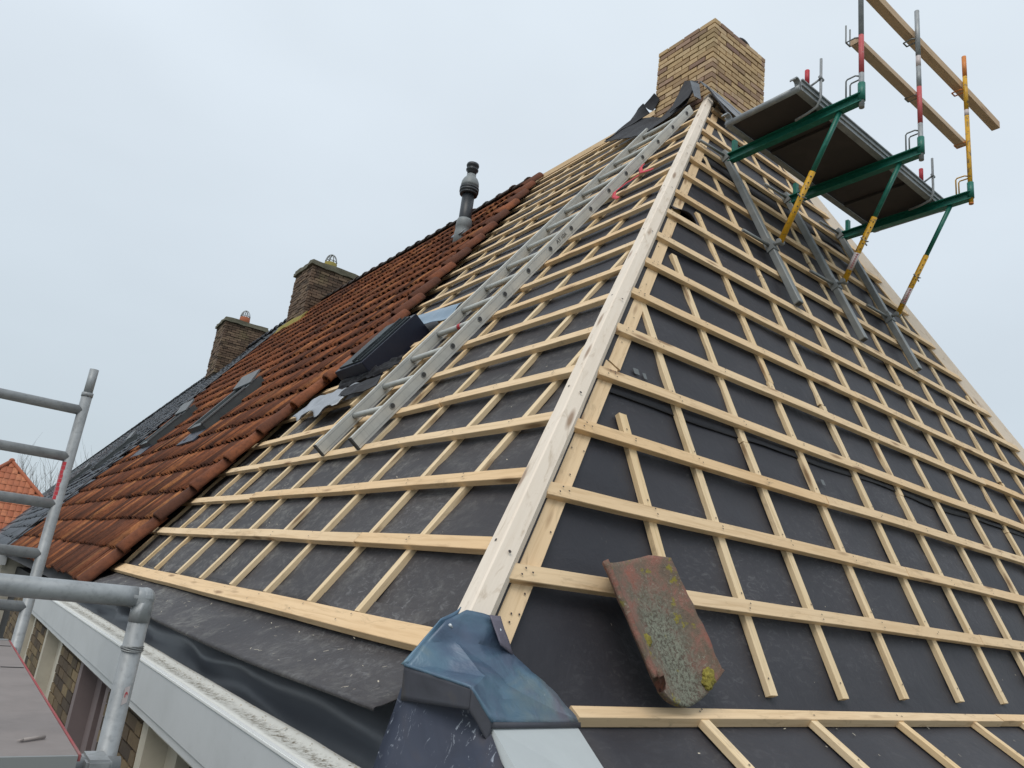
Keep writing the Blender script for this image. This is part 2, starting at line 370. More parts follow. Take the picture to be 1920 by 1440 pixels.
# ------------------------------------------------------------------ roof geometry
TA, TB = 1.3669504, 2.1314631
A_, B_ = math.atan(TA), math.atan(TB); WID = 8.5664; XM = WID/2
LU, LV, LN = V((0, 1, 0)), V((math.cos(A_), 0, math.sin(A_))), V((-math.sin(A_), 0, math.cos(A_)))
RU, RV, RN = V((1, 0, 0)), V((0, math.cos(B_), math.sin(B_))), V((0, -math.sin(B_), math.cos(B_)))
def PL(y, s, o=0): return LU*y+LV*s+LN*o
def PR(x, s, o=0): return RU*x+RV*s+RN*o
def hipyL(s): return s*math.cos(A_)*TA/TB            # y of the hip on the west slope
def hipxR(s): return s*math.sin(B_)/TA               # x of the hip on the north slope
SL_TOP = XM/math.cos(A_)                              # slope length to the ridge, west
SR_TOP = XM*TA/math.sin(B_)
UO = -.054                                            # membrane depth under the batten faces
GZ = -5.6
house = thing('terraced_house', 'brick end house with steep hipped roof stripped to dark membrane and new pale battens', 'house', (4.3, 5, GZ))
# --- membrane, west slope
def grid_L(name, s0, s1, m, y1=5.3, ns=30, ny=60, off=UO, amp=.012):
    rows = []
    for i in range(ns+1):
        s = lerp(s0, s1, i/ns); y0 = hipyL(s)+.015; yy1 = y1; row = []
        for j in range(ny+1):
            y = lerp(y0, yy1, j/ny)
            d = noise.noise(V((y*1.6, s*3.5, 3)))*amp + noise.noise(V((y*.6, s*11, 9)))*amp*.8
            row.append(PL(y, s, off+min(d, .012)))
        rows.append(row)
    return sheet(name, rows, .003, m, house)
grid_L('roof_membrane', .42, 2.62, M['under_dusty'], off=UO)
grid_L('roof_membrane', 2.5, 4.75, M['under'], off=UO+.005)
grid_L('roof_membrane', 4.65, SL_TOP, M['under'], y1=6.0, off=UO+.010)
# --- membrane, north slope
def grid_R(name, s0, s1, m, ns=30, nx=90, off=UO, amp=.012, tear=0):
    rows = []
    for i in range(ns+1):
        s = lerp(s0, s1, i/ns); x0 = hipxR(s)+.012; x1 = WID-x0; row = []
        for j in range(nx+1):
            x = lerp(x0, x1, j/nx)
            d = noise.noise(V((x*1.6, s*2.5, 3)))*amp + noise.noise(V((x*3+s*2, s*4-x, 19)))*amp*.9 + noise.noise(V((x*.8, s*14+x*2, 31)))*amp*.5
            ss = s + (noise.noise(V((x*1.3, 0, 5)))*.02 if i == 0 else 0)
            lift = .006*tear*max(0, noise.noise(V((x*1.1, 2, 7)))+.4) if i == 0 else 0
            row.append(PR(x, ss, off+min(d, .010)+lift))
        rows.append(row)
    return sheet(name, rows, .003, m, house)
M['under2'] = mat('roof_membrane_north', rough=.55, spec=.35, build=f_under(.8))
grid_R('roof_membrane', .13, 1.62, M['under2'], off=UO-.004)
grid_R('roof_membrane', 1.50, 3.0, M['under'], off=UO+.004, tear=1)
grid_R('roof_membrane', 2.9, 4.45, M['under'], off=UO+.010)
grid_R('roof_membrane', 4.35, SR_TOP, M['under'], off=UO+.018, tear=.5, ns=12)
# other slopes (not seen from here, close the roof)
bm = bmesh.new()
ngon(bm, [(WID, 0, 0), (WID, 13.8, 0), (XM, 13.8, XM*TA-.08), (XM, XM*TA/TB, XM*TA-.08)])
obj('far_roof_slope', bm, M['slate'], house)
# eave skirts of the membrane
def polysheet(name, prof, a0, a1, n, fn, m, amp=.004, sag=None):
    rows = []
    for i, (p, q) in enumerate(prof):
        row = []
        for j in range(n+1):
            a = lerp(a0(i) if callable(a0) else a0, a1, j/n); d = noise.noise(V((a*1.4, i*.35, 4)))*amp
            sg = sag(a, i) if sag else 0
            row.append(fn(a, p, q+d+sg))
        rows.append(row)
    return sheet(name, rows, .003, m, house)
lprof = [(.335, .368), (.29, .303), (.25, .262), (.205, .228), (.16, .205), (.12, .186), (.07, .168), (.03, .153), (.018, .151), (.010, .146), (.012, .139)]
polysheet('membrane_skirt', lprof, lambda i: max(.15, lprof[i][0]*.641), 5.3, 60, lambda a, x, z: V((x, a, z)), M['under_dusty'], .005, lambda a, i: -.012*math.sin(a*1.1)*(i/8)-(.02*(a/5) if i > 5 else 0))
rprof = [(.125, .145), (.105, .122), (.09, .110), (.04, .082), (-.06, .026), (-.18, -.042), (-.32, -.122), (-.46, -.20), (-.52, -.235)]
polysheet('membrane_skirt', rprof, lambda i: .62 if i > 1 else .3, WID-.1, 60, lambda a, y, z: V((a, y, z)), M['under'], .006)

rows = []
for i in range(9):
    t_ = i/8
    rows.append([PR(2.30+.26*j/10+.02*t_, 3.42-.12*t_-.05*(j/10), UO+.012+.07*(t_**1.5)*math.sin(math.pi*min(1, .15+j/10*.9))) for j in range(11)])
sheet('curled_membrane_end', rows, .003, M['under'], house)
for x, s_, w_ in ((1.405, 1.665, .035), (1.465, 1.655, .022), (2.75, 1.36, .03)):
    slab('tape_mark', [PR(x, s_, UO+.017), PR(x+w_, s_, UO+.017), PR(x+w_, s_+.035, UO+.017), PR(x, s_+.033, UO+.017)], .001, mat('tape', (.12, .13, .135), .5), house)
# --- hip boards
def hipboard(x0, x1, y0, y1, name='hip_board', zt=(.3, 5.28)):
    P0, P1 = V((x0, y0, zt[0])), V((x1, y1, zt[1])); d = (P1-P0).normalized(); lat = V((-d.y, d.x, 0)).normalized()
    if lat.x > 0: lat = -lat
    up = lat.cross(d); up = up if up.z > 0 else -up
    L = (P1-P0).length; n = 24; rings = []; bm = bmesh.new()
    prof = ((.054, -.018), (.004, .012), (-.004, .012), (-.042, -.030), (-.040, -.062), (.054, -.12))
    for i in range(n+1):
        x = L*i/n; w = noise.noise(V((x*.7, 3, 3)))*.004
        rings.append([bm.verts.new((x, a+w, b)) for a, b in prof])
    for A, B in zip(rings, rings[1:]):
        for k in range(6): bm.faces.new((A[k], A[(k+1) % 6], B[(k+1) % 6], B[k]))
    bm.faces.new(rings[0][::-1]); bm.faces.new(rings[-1])
    for x in [.35, 1.25, 2.1, 3.0, 3.8, 4.6, 5.4]:
        for y, z in ((-.03, .004), (.03, .001)):
            sl = .85 if y < 0 else -.62; zz = (.014+.85*(y+.006) if y < 0 else .014-.62*(y-.004))
            c = [bm.verts.new((x+.02*y/.03+.006*math.cos(k*1.047), y+.0045*math.sin(k*1.047), zz+.0015+.0045*math.sin(k*1.047)*sl)) for k in range(6)]
            f = bm.faces.new(c); f.material_index = 1
    bmesh.ops.recalc_face_normals(bm, faces=bm.faces[:])
    o = obj(name, bm, [M['hipwood'], M['nail']])
    # local y points west
    o.matrix_basis = frame_m(P0, d, lat, (d.cross(lat)).normalized()); adopt(o, house); return o
h0, h1 = .33, 5.27
hipboard(h0/TA, h1/TA, h0/TB, h1/TB, zt=(h0, h1))
hipboard(WID-h0/TA, WID-h1/TA, h0/TB, h1/TB, zt=(h0, h1))
# dark strips that paint in the gap's shade beside the hips, on the north slope
for side in (0, 1):
    bm = bmesh.new(); pts = []
    for s in (.3, 5.8):
        for dx in ((.0, .125) if s == .3 else (.125, .0)):
            x = hipxR(s)+dx; pts.append(PR(x if side == 0 else WID-x, s, -.030))
    ngon(bm, pts); bmesh.ops.recalc_face_normals(bm, faces=bm.faces[:])
    o = obj('hip_gap_shade', bm, M['black'], house)
    md = o.modifiers.new('t', 'SOLIDIFY'); md.thickness = .004
# planks lying along the hips under the batten ends
def hip_plank(s0, s1, d0, d1, side):
    c = (d0+d1)/2/.834
    def P(s):
        x = hipxR(s)+c; x = x if side == 0 else WID-x
        return PR(x, s, -.0285)
    nl = [(random.uniform(.1, (s1-s0)*1.1), random.uniform(-.03, .03)) for _ in range(int((s1-s0)*7))]
    beamo('hip_plank', P(s0), P(s1), abs(d1-d0), .022, RN, M['pine'], house, .003, nl)
for a, b, off in ((.30, 1.655, 0), (1.66, 3.9, .012), (3.905, 5.75, .02)):
    hip_plank(a, b, .09+off, .162+off, 0); hip_plank(a, b, .03+off, .125+off, 1)
# --- counter battens on the north slope
BW, BT = .055, .029
rx = [1.215, 1.63, 2.125, 2.645, 3.185, 3.70, 4.22, 4.75, 5.28, 5.80, 6.32, 6.83, 7.32]
nailR = {}
for i, x in enumerate(rx):
    e = min(x, WID-x); smax = (e-.24)*TA/math.sin(B_)
    smin = .245+random.uniform(-.004, .01)
    if i == 0: smin, smax = .25, 1.385
    if i == 1: smax = 2.20
    if i == 2: smax = 2.80
    if i == 3: smax = 3.47
    cuts = [smin]; c = smin+random.choice((1.22, 1.75, 2.4))
    while c < smax-.5: cuts.append(c); c += random.choice((1.1, 1.8, 2.3))
    cuts.append(smax)
    for k in range(len(cuts)-1):
        a, b = cuts[k], cuts[k+1]; j = random.uniform(-.012, .012)
        nl = []; s = a+.06
        while s < b: nl.append((s-a, random.uniform(-.012, .012))); s += .33
        beamo('counter_batten', PR(x+j, a+.002, -.0275), PR(x+j+random.uniform(-.012, .012), b-.002, -.0275), .045, .0265, RN, M['pine_cb'], house, .002, nl)
# --- battens, north slope
for k in range(1, 18):
    s = (.19925+k*.298745)/math.sin(B_)+.023+random.uniform(-.006, .006)
    x0 = hipxR(s)+.062/.834; x1 = WID-x0
    if k > 15: x0 += .03
    if x1-x0 < .4: continue
    cuts = [x0-random.uniform(0, .02)]
    c = random.choice([v for v in rx if v > x0+.5] or [x1])
    while c < x1-.5:
        cuts.append(c); c2 = [v for v in rx if v > c+1.6]
        c = c2[min(len(c2)-1, random.randint(0, 2))] if c2 else 99
    cuts.append(x1+random.uniform(0, .02))
    for a, b in zip(cuts, cuts[1:]):
        nl = []
        for v in rx:
            if a < v < b: nl += [(v-a+random.uniform(-.012, .012), random.uniform(-.016, -.004)), (v-a+random.uniform(-.012, .012), random.uniform(.004, .016))]
        if a == cuts[0]: nl += [(.055, -.01), (.075, .012), (.10, 0)]
        da, db = random.uniform(-.006, .006), random.uniform(-.006, .006)
        beamo('batten', PR(a+.001, s+da), PR(b-.001, s+db), BW, BT, RN, M['pine'], house, .0055, nl)
# eave batten and the skirt's counter battens, north side
fr = V((0, math.cos(rad(30)), math.sin(rad(30)))); fn = V((0, -math.sin(rad(30)), math.cos(rad(30))))
e0 = V((.62, .067, .143))+fr*.024
beamo('eave_batten', e0, e0+V((2.85, 0, .002)), .048, .036, fn, M['pine'], house, .003, [(x, random.uniform(-.015, .015)) for x in (.55, .57, 1.2, 1.83, 1.86, 2.5)])
beamo('eave_batten', e0+V((2.853, 0, .002)), e0+V((7.4, 0, .004)), .048, .036, fn, M['pine'], house, .003, [(.4, 0), (.9, .01)])
for x in (1.175, 1.80, 2.45, 3.15, 3.72, 4.3, 4.85, 5.4, 6.0, 6.6, 7.2):
    q = V((x, .088, .117)); beamo('counter_batten', q+fn*.028, q+fn*.03-fr*.62+V((0, 0, 0)), .042, .026, fn, M['pine_cb'], house, .003, [(.2, 0), (.45, 0)])
# --- counter battens, west slope
ly = [.87, 1.30, 1.805, 2.30, 2.85, 3.37, 3.95, 4.44, 4.98]
for y in ly:
    smax = min(SL_TOP-.02, (y-.05)/hipyL(1)) if y < hipyL(SL_TOP) else SL_TOP-.02
    cuts = [.43]; c = .43+random.choice((1.3, 2.0, 2.6))
    while c < smax-.5: cuts.append(c); c += random.choice((1.7, 2.2, 2.7))
    cuts.append(smax)
    for a, b in zip(cuts, cuts[1:]):
        if b-a < .1: continue
        beamo('counter_batten', PL(y, a+.002, -.0275), PL(y+random.uniform(-.01, .01), b-.002, -.0275), .034, .0265, LN, M['pine_cb'], house, .002, [])
# the long slanting helper along the roof window
beamo('counter_batten', PL(3.22, 1.95, .028), PL(3.05, 3.9, .028), .04, .026, LN, M['pine_cb'], house)
# --- battens, west slope
DL = .2705965/math.sin(A_); L0 = .31222/math.sin(A_)
for k in range(1, 21):
    s = L0+k*DL+.023+random.uniform(-.005, .005)
    if s > SL_TOP-.03: continue
    y0 = hipyL(s)+.045
    if s*math.cos(A_) > 3.75: y0 = max(y0, 3.36+.02*random.random())
    if k in (20,): y0 = 3.6
    y1 = 5.22 if s < 5.3 else 5.22+.62*(s-5.3)/1.8
    segs = [(y0, y1)]
    if s > 2.15 and s < 3.2: segs = [(y0, 3.40), (4.08, y1)] if s > 2.3 else segs
    for a, b in segs:
        nl = []
        for v in ly:
            if a < v < b: nl += [(v-a+random.uniform(-.012, .012), random.uniform(-.016, -.004)), (v-a+random.uniform(-.012, .012), random.uniform(.004, .016))]
        cuts = [a]
        if b-a > 2: cuts.append(random.choice([v for v in ly if a+.7 < v < b-.7] or [b-.8]))
        cuts.append(b)
        for c, d in zip(cuts, cuts[1:]):
            beamo('batten', PL(c+.001, s+random.uniform(-.006, .006)), PL(d-.001, s+random.uniform(-.006, .006)), BW, BT, LN, M['pine'], house, .0055, [(x-(c-a), y) for x, y in nl if 0 < x-(c-a) < d-c])
le = V((math.cos(rad(38)), 0, math.sin(rad(38)))); lne = V((-math.sin(rad(38)), 0, math.cos(rad(38))))
nl = [(x-.22+dx, dy) for x in ly for dx, dy in ((-.02, -.02), (.03, .02))]
p = V((.205, 0, .280))+le*.042
beamo('eave_board', p+V((0, .22, .002)), p+V((-.004, 5.08, -.008)), .084, .027, lne, M['pine'], house, .004, nl)
# ridge batten with a few pale laths
beamo('ridge_batten', V((XM-.01, 3.25, XM*TA+.02)), V((XM-.01, 5.95, XM*TA+.02)), .06, .07, V((0, 0, 1)), M['pine'], house)

# ------------------------------------------------------------------ tiled part
def tiles(name, m, y0, y1, w, s0, s1, ds, off, prof, parent, t=.014, tilt=.028, jit=.006, half=None, seg=9, smin_fn=None, smax_fn=None):
    bm = bmesh.new(); lay = bm.faces.layers.float.new('rnd')
    nrow = int(round((s1-s0)/ds)); ncol = int(round((y1-y0)/w))
    rv = .5
    for r_ in range(nrow):
        for c in range(ncol):
            if smin_fn and y0+c*w < smin_fn(s0+r_*ds): continue
            if smax_fn and y0+c*w > smax_fn(s0+r_*ds): continue
            if smin_fn and c % 2 and random.random() < .55: rv_keep = True
            else: rv_keep = False
            rv = (rv if rv_keep else random.random()*.8+.2*random.random()); ya = y0+c*w; sa = s0+r_*ds+random.uniform(-jit, jit)*1.6; dz = random.uniform(-jit, jit)*.5; tw = random.uniform(-jit, jit)*.6
            lo, hi, fr_ = [], [], []
            for k in range(seg+1):
                tt = k/seg; h = prof(tt); y = ya+tt*w*1.04
                lo.append(bm.verts.new(PL(y, sa+tw*tt, off+tilt+h+dz))); hi.append(bm.verts.new(PL(y, sa+ds+.02, off+h+dz-.002)))
                fr_.append(bm.verts.new(PL(y, sa+tw*tt+.002, off+tilt+h+dz-t)))
            for k in range(seg):
                for q in ((lo[k+1], lo[k], hi[k], hi[k+1]), (lo[k], lo[k+1], fr_[k+1], fr_[k])):
                    f = bm.faces.new(q); f[lay] = rv; f.smooth = True
            f = bm.faces.new((lo[0], fr_[0], hi[0])); f[lay] = rv
            f = bm.faces.new((lo[-1], hi[-1], fr_[-1])); f[lay] = rv
    return obj(name, bm, m, parent)
def pan(t): return .020*math.sin(2*math.pi*(t-.02))+.006*math.sin(4*math.pi*t+.9)
VT = [(0, 4.90), (.4, 4.86), (1.7, 4.68), (2.5, 4.42), (3.0, 4.36), (3.7, 4.62), (4.9, 4.90), (5.6, 5.08), (6.2, 5.30), (7.3, 5.78)]
BD = [(0, 13.45), (1.3, 13.15), (3.0, 13.2), (4.0, 13.7), (7.4, 14.3)]
def by(s):
    for (a, b), (c, d) in zip(BD, BD[1:]):
        if a <= s <= c: return lerp(b, d, (s-a)/(c-a))
    return 14.3
def vy(s):
    for (a, b), (c, d) in zip(VT, VT[1:]):
        if a <= s <= c: return lerp(b, d, (s-a)/(c-a))
    return 5.2
random.seed(11)
tiles('clay_roof_tiles', M['tile'], 4.2, 14.4, .126, .16, SL_TOP-.05, DL, .03, pan, house, tilt=.032, jit=.010, smin_fn=vy, smax_fn=by)
# rolled verge tiles at the open edge
bm = bmesh.new(); lay = bm.faces.layers.float.new('rnd')
for r_ in range(21):
    sa = .13+r_*DL; rv = random.random()*.7; seg = 9; rings = []; vv = vy(sa)+.03
    if sa > 6.9: continue
    wv = random.uniform(-.012, .012)
    for (s, o, rr) in ((sa, .056, .050), (sa+.012, .062, .054), (sa+DL+.05, .034, .046)):
        rings.append([bm.verts.new(PL(vv+wv-rr*math.cos(math.pi*k/seg*1.15-.25), s, o+rr*math.sin(math.pi*k/seg*1.15-.25))) for k in range(seg+1)])
    for A, B in zip(rings, rings[1:]):
        for k in range(seg): f = bm.faces.new((A[k], A[k+1], B[k+1], B[k])); f[lay] = rv; f.smooth = True
o = obj('verge_tiles', bm, M['tile'], house); md = o.modifiers.new('t', 'SOLIDIFY'); md.thickness = .013
# ridge tiles: half round, dark
def ridge(name, y0, y1, m, parent, z=XM*TA+.075, L=.36, r=.10):
    bm = bmesh.new(); lay = bm.faces.layers.float.new('rnd'); y = y0
    while y < y1:
        rv = random.random(); rings = []; rr0 = r+random.uniform(-.004, .004)
        for yy, rr in ((y, rr0+.012), (y+.03, rr0+.012), (y+.031, rr0), (y+L, rr0-.008)):
            rings.append([bm.verts.new((XM-rr*math.cos(math.pi*k/8)*1.1, yy, z-.06+rr*math.sin(math.pi*k/8)+random.uniform(-.002, .002))) for k in range(9)])
        for A, B in zip(rings, rings[1:]):
            for k in range(8): f = bm.faces.new((A[k], B[k], B[k+1], A[k+1])); f[lay] = rv; f.smooth = True
        y += L-.03
    o = obj(name, bm, m, parent); md = o.modifiers.new('t', 'SOLIDIFY'); md.thickness = .014; return o
M['ridge'] = mat('dark_ridge_tile', rough=.85, build=f_tile([(0, (.05, .04, .035)), (.6, (.10, .05, .035)), (1, (.06, .05, .045))], (.05, .045, .035)))
ridge('ridge_tiles', 5.86, 12.6, M['ridge'], house, z=XM*TA+.055, r=.085)
# deck below the tiles
bm = bmesh.new(); ngon(bm, [PL(5.0, .1, -.058), PL(5.0, SL_TOP, -.058), PL(13.9, SL_TOP, -.058), PL(13.9, .1, -.058)]); bmesh.ops.recalc_face_normals(bm, faces=bm.faces[:])
obj('roof_boarding', bm, M['black'], house)

# ------------------------------------------------------------------ neighbour with dark roof
nb = thing('neighbour_house', 'long neighbouring house under a dark blue-grey tiled roof with two brick chimneys', 'house', (4.3, 30, GZ))
def flat(t): return .006*math.sin(2*math.pi*t)+(.014 if t > .86 else 0)
tiles('dark_roof_tiles', M['slate'], 13.2, 32.0, .26, .1, SL_TOP-.05, .30, .02, flat, nb, t=.018, tilt=.055, jit=.026, seg=5, smin_fn=lambda s: by(s)+.12)
tiles('dark_roof_tiles', M['slate'], 32.0, 80, 1.05, .1, SL_TOP-.05, .45, .02, flat, nb, t=.02, tilt=.05, jit=.02, seg=4)
ridge('ridge_tiles', 14.1, 80, M['slate'], nb, z=XM*TA+.085, L=.4)
sheet('lead_border', [[PL(by(i*.36)-.04, i*.36, .085) for i in range(21)], [PL(by(i*.36)+.22, i*.36, .075) for i in range(21)]], .02, M['leadborder'], nb)
bm = bmesh.new(); box(bm, .1, WID-.1, 13.85, 80, GZ, .05); obj('wall', bm, M['cream'], nb)
bm = bmesh.new(); ngon(bm, [(WID, 13.8, 0), (WID, 80, 0), (XM, 80, XM*TA-.02), (XM, 13.8, XM*TA-.02)]); ngon(bm, [(0, 80, 0), (XM, 80, XM*TA-.02), (WID, 80, 0)]); ngon(bm, [(0, 13.8, -.02), (XM, 13.8, XM*TA-.06), (XM, 80, XM*TA-.06), (0, 80, -.02)]); obj('roof_deck', bm, M['slate'], nb)
bm = bmesh.new(); box(bm, -.1, .14, 13.8, 80, -.1, .06); obj('gutter', bm, M['paint'], nb)

def turn_neighbour():
    p = V((0, 13.8, 0)); nb.matrix_basis = Matrix.Translation(p) @ Matrix.Rotation(rad(-2.7), 4, 'Z') @ Matrix.Translation(-p) @ nb.matrix_basis
# ------------------------------------------------------------------ brick building
def brickstack(name, x0, x1, y0, y1, z0, z1, bl, ch, m, parent, jt=.008, depth=.012, faces='WN', rgh=1):
    """courses of separate bricks set proud of a mortar core"""
    core = bmesh.new(); box(core, x0+depth, x1-depth, y0+depth, y1-depth, z0, z1-.006); obj('mortar_core', core, M['mortar'], parent)
    bm = bmesh.new(); lay = bm.faces.layers.float.new('rnd'); n = int((z1-z0)/ch)
    for i in range(n):
        za = z1-(i+1)*ch+jt/2; zb = z1-i*ch-jt/2
        for face in 'WNES':
            L = (y1-y0) if face in 'WE' else (x1-x0)
            t = -(bl*(.5 if i % 2 else .02)) if face in 'WE' else -(bl*(.02 if i % 2 else .5))
            t += .0
            while t < L-.01:
                a, b = max(t, 0), min(t+bl-jt, L)
                if b-a > .010:
                    p = random.uniform(-.003, .004)*rgh; d = .06
                    # corner bricks wrap alternately
                    if face == 'W': q = (x0-p, x0+d, y0+a, y0+b)
                    elif face == 'E': q = (x1-d, x1+p, y0+a, y0+b)
                    elif face == 'N': q = (x0+a, x0+b, y0-p, y0+d)
                    else: q = (x0+a, x0+b, y1-d, y1+p)
                    q = list(q)
                    if face in 'NS':
                        q[0] = max(q[0], x0+.0605); q[1] = min(q[1], x1-.0605)
                        if q[1]-q[0] < .02: t += bl; continue
                        if a == 0 or q[0] < x0+.061: q[0] = x0+.061
                    rv = random.random()
                    for f in box(bm, q[0], q[1], q[2], q[3], za+random.uniform(-.0015, .0015), zb+random.uniform(-.0015, .0015)): f[lay] = rv
                t += bl
    return obj(name, bm, m, parent)
random.seed(3)
ch = bpy.data.objects.new('chimney', None); C.objects.link(ch); ch.location = (4.28, 2.85, 5.0); adopt(ch, house)
CX0, CX1, CY0, CY1, CZ1 = 3.868, 4.698, 2.474, 3.21, 6.185
brickstack('brick_shaft', CX0, CX1, CY0, CY1, 4.7, CZ1, .205, .058, M['ybrick'], ch, jt=.0135, depth=.02)
bm = bmesh.new()
for k in range(9):
    a = rad(20+k*17); c = V((4.50, 2.56, CZ1+.0))
    pass
tube(bm, [V((4.40+.10*math.cos(rad(170-k*20)), 2.53, CZ1+.0+.07*math.sin(rad(170-k*20)))) for k in range(0, 8)], .022, 8)
obj('black_hose', bm, M['black'], ch)
bm = bmesh.new(); tube(bm, [(4.06, 2.56, CZ1-.01), (4.06, 2.56, CZ1+.05), (4.06, 2.56, CZ1+.07)], [.05, .05, .03], 12); obj('clay_pot', bm, M['terra'], ch)
# flashings round the chimney foot
def wav(pts, n, amp, seed): # resample a polyline
    out = []
    pts = [V(p) for p in pts]; ls = [(b-a).length for a, b in zip(pts, pts[1:])]; T = sum(ls)
    for i in range(n+1):
        d = T*i/n; k = 0
        while k < len(ls)-1 and d > ls[k]: d -= ls[k]; k += 1
        q = pts[k].lerp(pts[k+1], min(1, d/ls[k])); out.append(q+V((noise.noise(V((i*.6, seed, 0))), noise.noise(V((i*.6, seed, 5))), noise.noise(V((i*.6, seed, 9)))))*amp)
    return out
def panel(name, quads, m, n=10, amp=.012, th=.006):
    for qi, (a, b, c, d) in enumerate(quads):
        a, b, c, d = V(a), V(b), V(c), V(d); rows = []
        for i in range(n+1):
            r_ = []
            for j in range(n+1):
                p = a.lerp(b, j/n).lerp(d.lerp(c, j/n), i/n); p = p+V((noise.noise(p*7), noise.noise(p*7+V((5, 0, 0))), noise.noise(p*7+V((0, 5, 0)))))*amp
                r_.append(p)
            rows.append(r_)
        sheet(name, rows, th, m, ch, False)
# west side: wide black apron from the shaft down over the battens, one corner lifted like a sail
panel('lead_apron', [((3.50, 2.98, 4.88), (3.56, 2.50, 5.00), (3.80, 2.58, 5.44), (3.86, 3.10, 5.33))], M['leadblk'])
panel('lead_apron', [((3.66, 3.72, 5.22), (3.50, 2.98, 4.88), (3.86, 3.10, 5.33), (3.84, 3.50, 5.50))], M['leadblk'])
panel('torn_lead_flap', [((4.05, 3.86, 5.66), (3.66, 3.70, 5.235), (3.85, 3.26, 5.46), (3.82, 3.34, 5.60))], M['leadblk'], amp=.02)
panel('torn_lead_flap', [((3.83, 3.34, 5.58), (3.83, 3.20, 5.44), (3.85, 3.13, 5.56), (3.84, 3.21, 5.66))], M['leadblk'], amp=.02, n=5)
panel('lead_apron', [((3.52, 2.66, 4.98), (3.555, 2.475, 5.07), (3.66, 2.46, 5.31), (3.845, 2.80, 5.60))], M['leadblk'], amp=.006)
# pale folded end at the hip and the grey apron on the north side
panel('lead_roll_end', [((3.553, 2.463, 5.25), (3.612, 2.455, 5.11), (3.675, 2.425, 5.09), (3.628, 2.415, 5.23))], M['leadgrey'], n=4, amp=.002)
panel('lead_apron', [((3.66, 2.36, 5.20), (3.74, 2.20, 4.90), (3.98, 2.17, 4.74), (3.96, 2.30, 5.02))], M['leadblk'], amp=.006)
panel('lead_apron', [((3.64, 2.42, 5.27), (3.96, 2.29, 5.035), (4.45, 2.30, 4.98), (4.46, 2.452, 5.26)), ((3.64, 2.42, 5.275), (4.46, 2.452, 5.265), (4.46, 2.458, 5.30), (3.70, 2.458, 5.33))], M['leadgrey'], amp=.010)

# old chimneys further along the ridge
def old_chimney(y0, y1, ztop, parent, potx, pot_m, dx=0):
    e = bpy.data.objects.new('chimney', None); C.objects.link(e); e.location = (4.3, y0, 5.2); adopt(e, parent)
    brickstack('brick_shaft', 3.88+dx, 4.95+dx, y0, y1, 5.0, ztop-.12, .20, .062, M['obrick'], e, jt=.012, rgh=3)
    bm = bmesh.new(); lay = bm.faces.layers.float.new('rnd')
    box(bm, 3.83+dx, 5.0+dx, y0-.05, y1+.05, ztop-.12, ztop-.055); box(bm, 3.85+dx, 4.98+dx, y0-.03, y1+.03, ztop-.0525, ztop)
    bmesh.ops.subdivide_edges(bm, edges=bm.edges[:], cuts=6, use_grid_fill=True)
    for v in bm.verts: v.co += V((noise.noise(v.co*6), noise.noise(v.co*6+V((9, 0, 0))), noise.noise(v.co*7)))*.028
    obj('chimney_cap', bm, M['cap'], e)
    px, py = potx, (y0+y1)/2; bm = bmesh.new()
    tube(bm, [(px, py, ztop-.01), (px, py, ztop+.26), (px, py, ztop+.27)], [.15, .135, .12], 16); obj('chimney_pot', bm, pot_m, e)
    bm = bmesh.new()
    for k in range(4):
        a = k*math.pi/4; tube(bm, [V((px+.125*math.cos(a)*math.cos(b), py+.125*math.sin(a)*math.cos(b), ztop+.27+.20*math.sin(b))) for b in [math.pi*i/10 for i in range(11)]], .011, 5)
    tube(bm, [(px+.128*math.cos(i*.5236), py+.128*math.sin(i*.5236), ztop+.30) for i in range(13)], .011, 5)
    obj('wire_guard', bm, M['galv'], e)
    bm = bmesh.new(); tube(bm, [(px, py, ztop-.005), (px, py, ztop+.05)], [.20, .12], 14); obj('mortar_fillet', bm, M['ochre'] if parent is house else M['cap'], e)
random.seed(5)
old_chimney(12.80, 13.78, 6.66, house, 4.42, M['ochre'])
old_chimney(18.45, 19.45, 6.60, nb, 4.08, M['terra'], -.36)
slab('ridge_mortar', [(3.70, 12.5, 5.17), (3.86, 12.5, 5.42), (3.86, 14.0, 5.42), (3.70, 14.0, 5.17)], .05, M['ochre'], house, 3, .04)

# ------------------------------------------------------------------ flue
fl = bpy.data.objects.new('flue', None); C.objects.link(fl); fl.location = (3.48, 6.12, 4.9); adopt(fl, house)
FX, FY = 3.48, 6.12
def lathe(name, prof, m, cx=FX, cy=FY, seg=24):
    bm = bmesh.new(); rings = [[bm.verts.new((cx+r*math.cos(2*math.pi*k/seg), cy+r*math.sin(2*math.pi*k/seg), z)) for k in range(seg)] for r, z in prof]
    for A, B in zip(rings, rings[1:]):
        for k in range(seg): f = bm.faces.new((A[k], A[(k+1) % seg], B[(k+1) % seg], B[k])); f.smooth = True
    bm.faces.new(rings[0][::-1]); bm.faces.new(rings[-1]); return obj(name, bm, m, fl)
lathe('flue_pipe', [(.082, 4.75), (.082, 5.47)], M['flue'])
lathe('lower_collar', [(.115, 4.66), (.108, 4.86), (.100, 4.93), (.108, 4.94), (.102, 5.03), (.092, 5.06), (.083, 5.065)], M['fluepale'])
lathe('vent_rings', [(.09, 5.42), (.118, 5.425), (.118, 5.45), (.105, 5.455), (.127, 5.46), (.127, 5.49), (.11, 5.495), (.128, 5.50), (.127, 5.525)], M['flue'])
lathe('terminal_bell', [(.120, 5.527), (.120, 5.57), (.115, 5.61), (.095, 5.655), (.066, 5.69), (.060, 5.74)], M['fluepale'])
lathe('rain_cap', [(.062, 5.722), (.060, 5.77), (.080, 5.785), (.084, 5.80), (.066, 5.815), (.066, 5.83), (.082, 5.845), (.086, 5.862), (.08, 5.885), (.06, 5.89)], M['flue'])
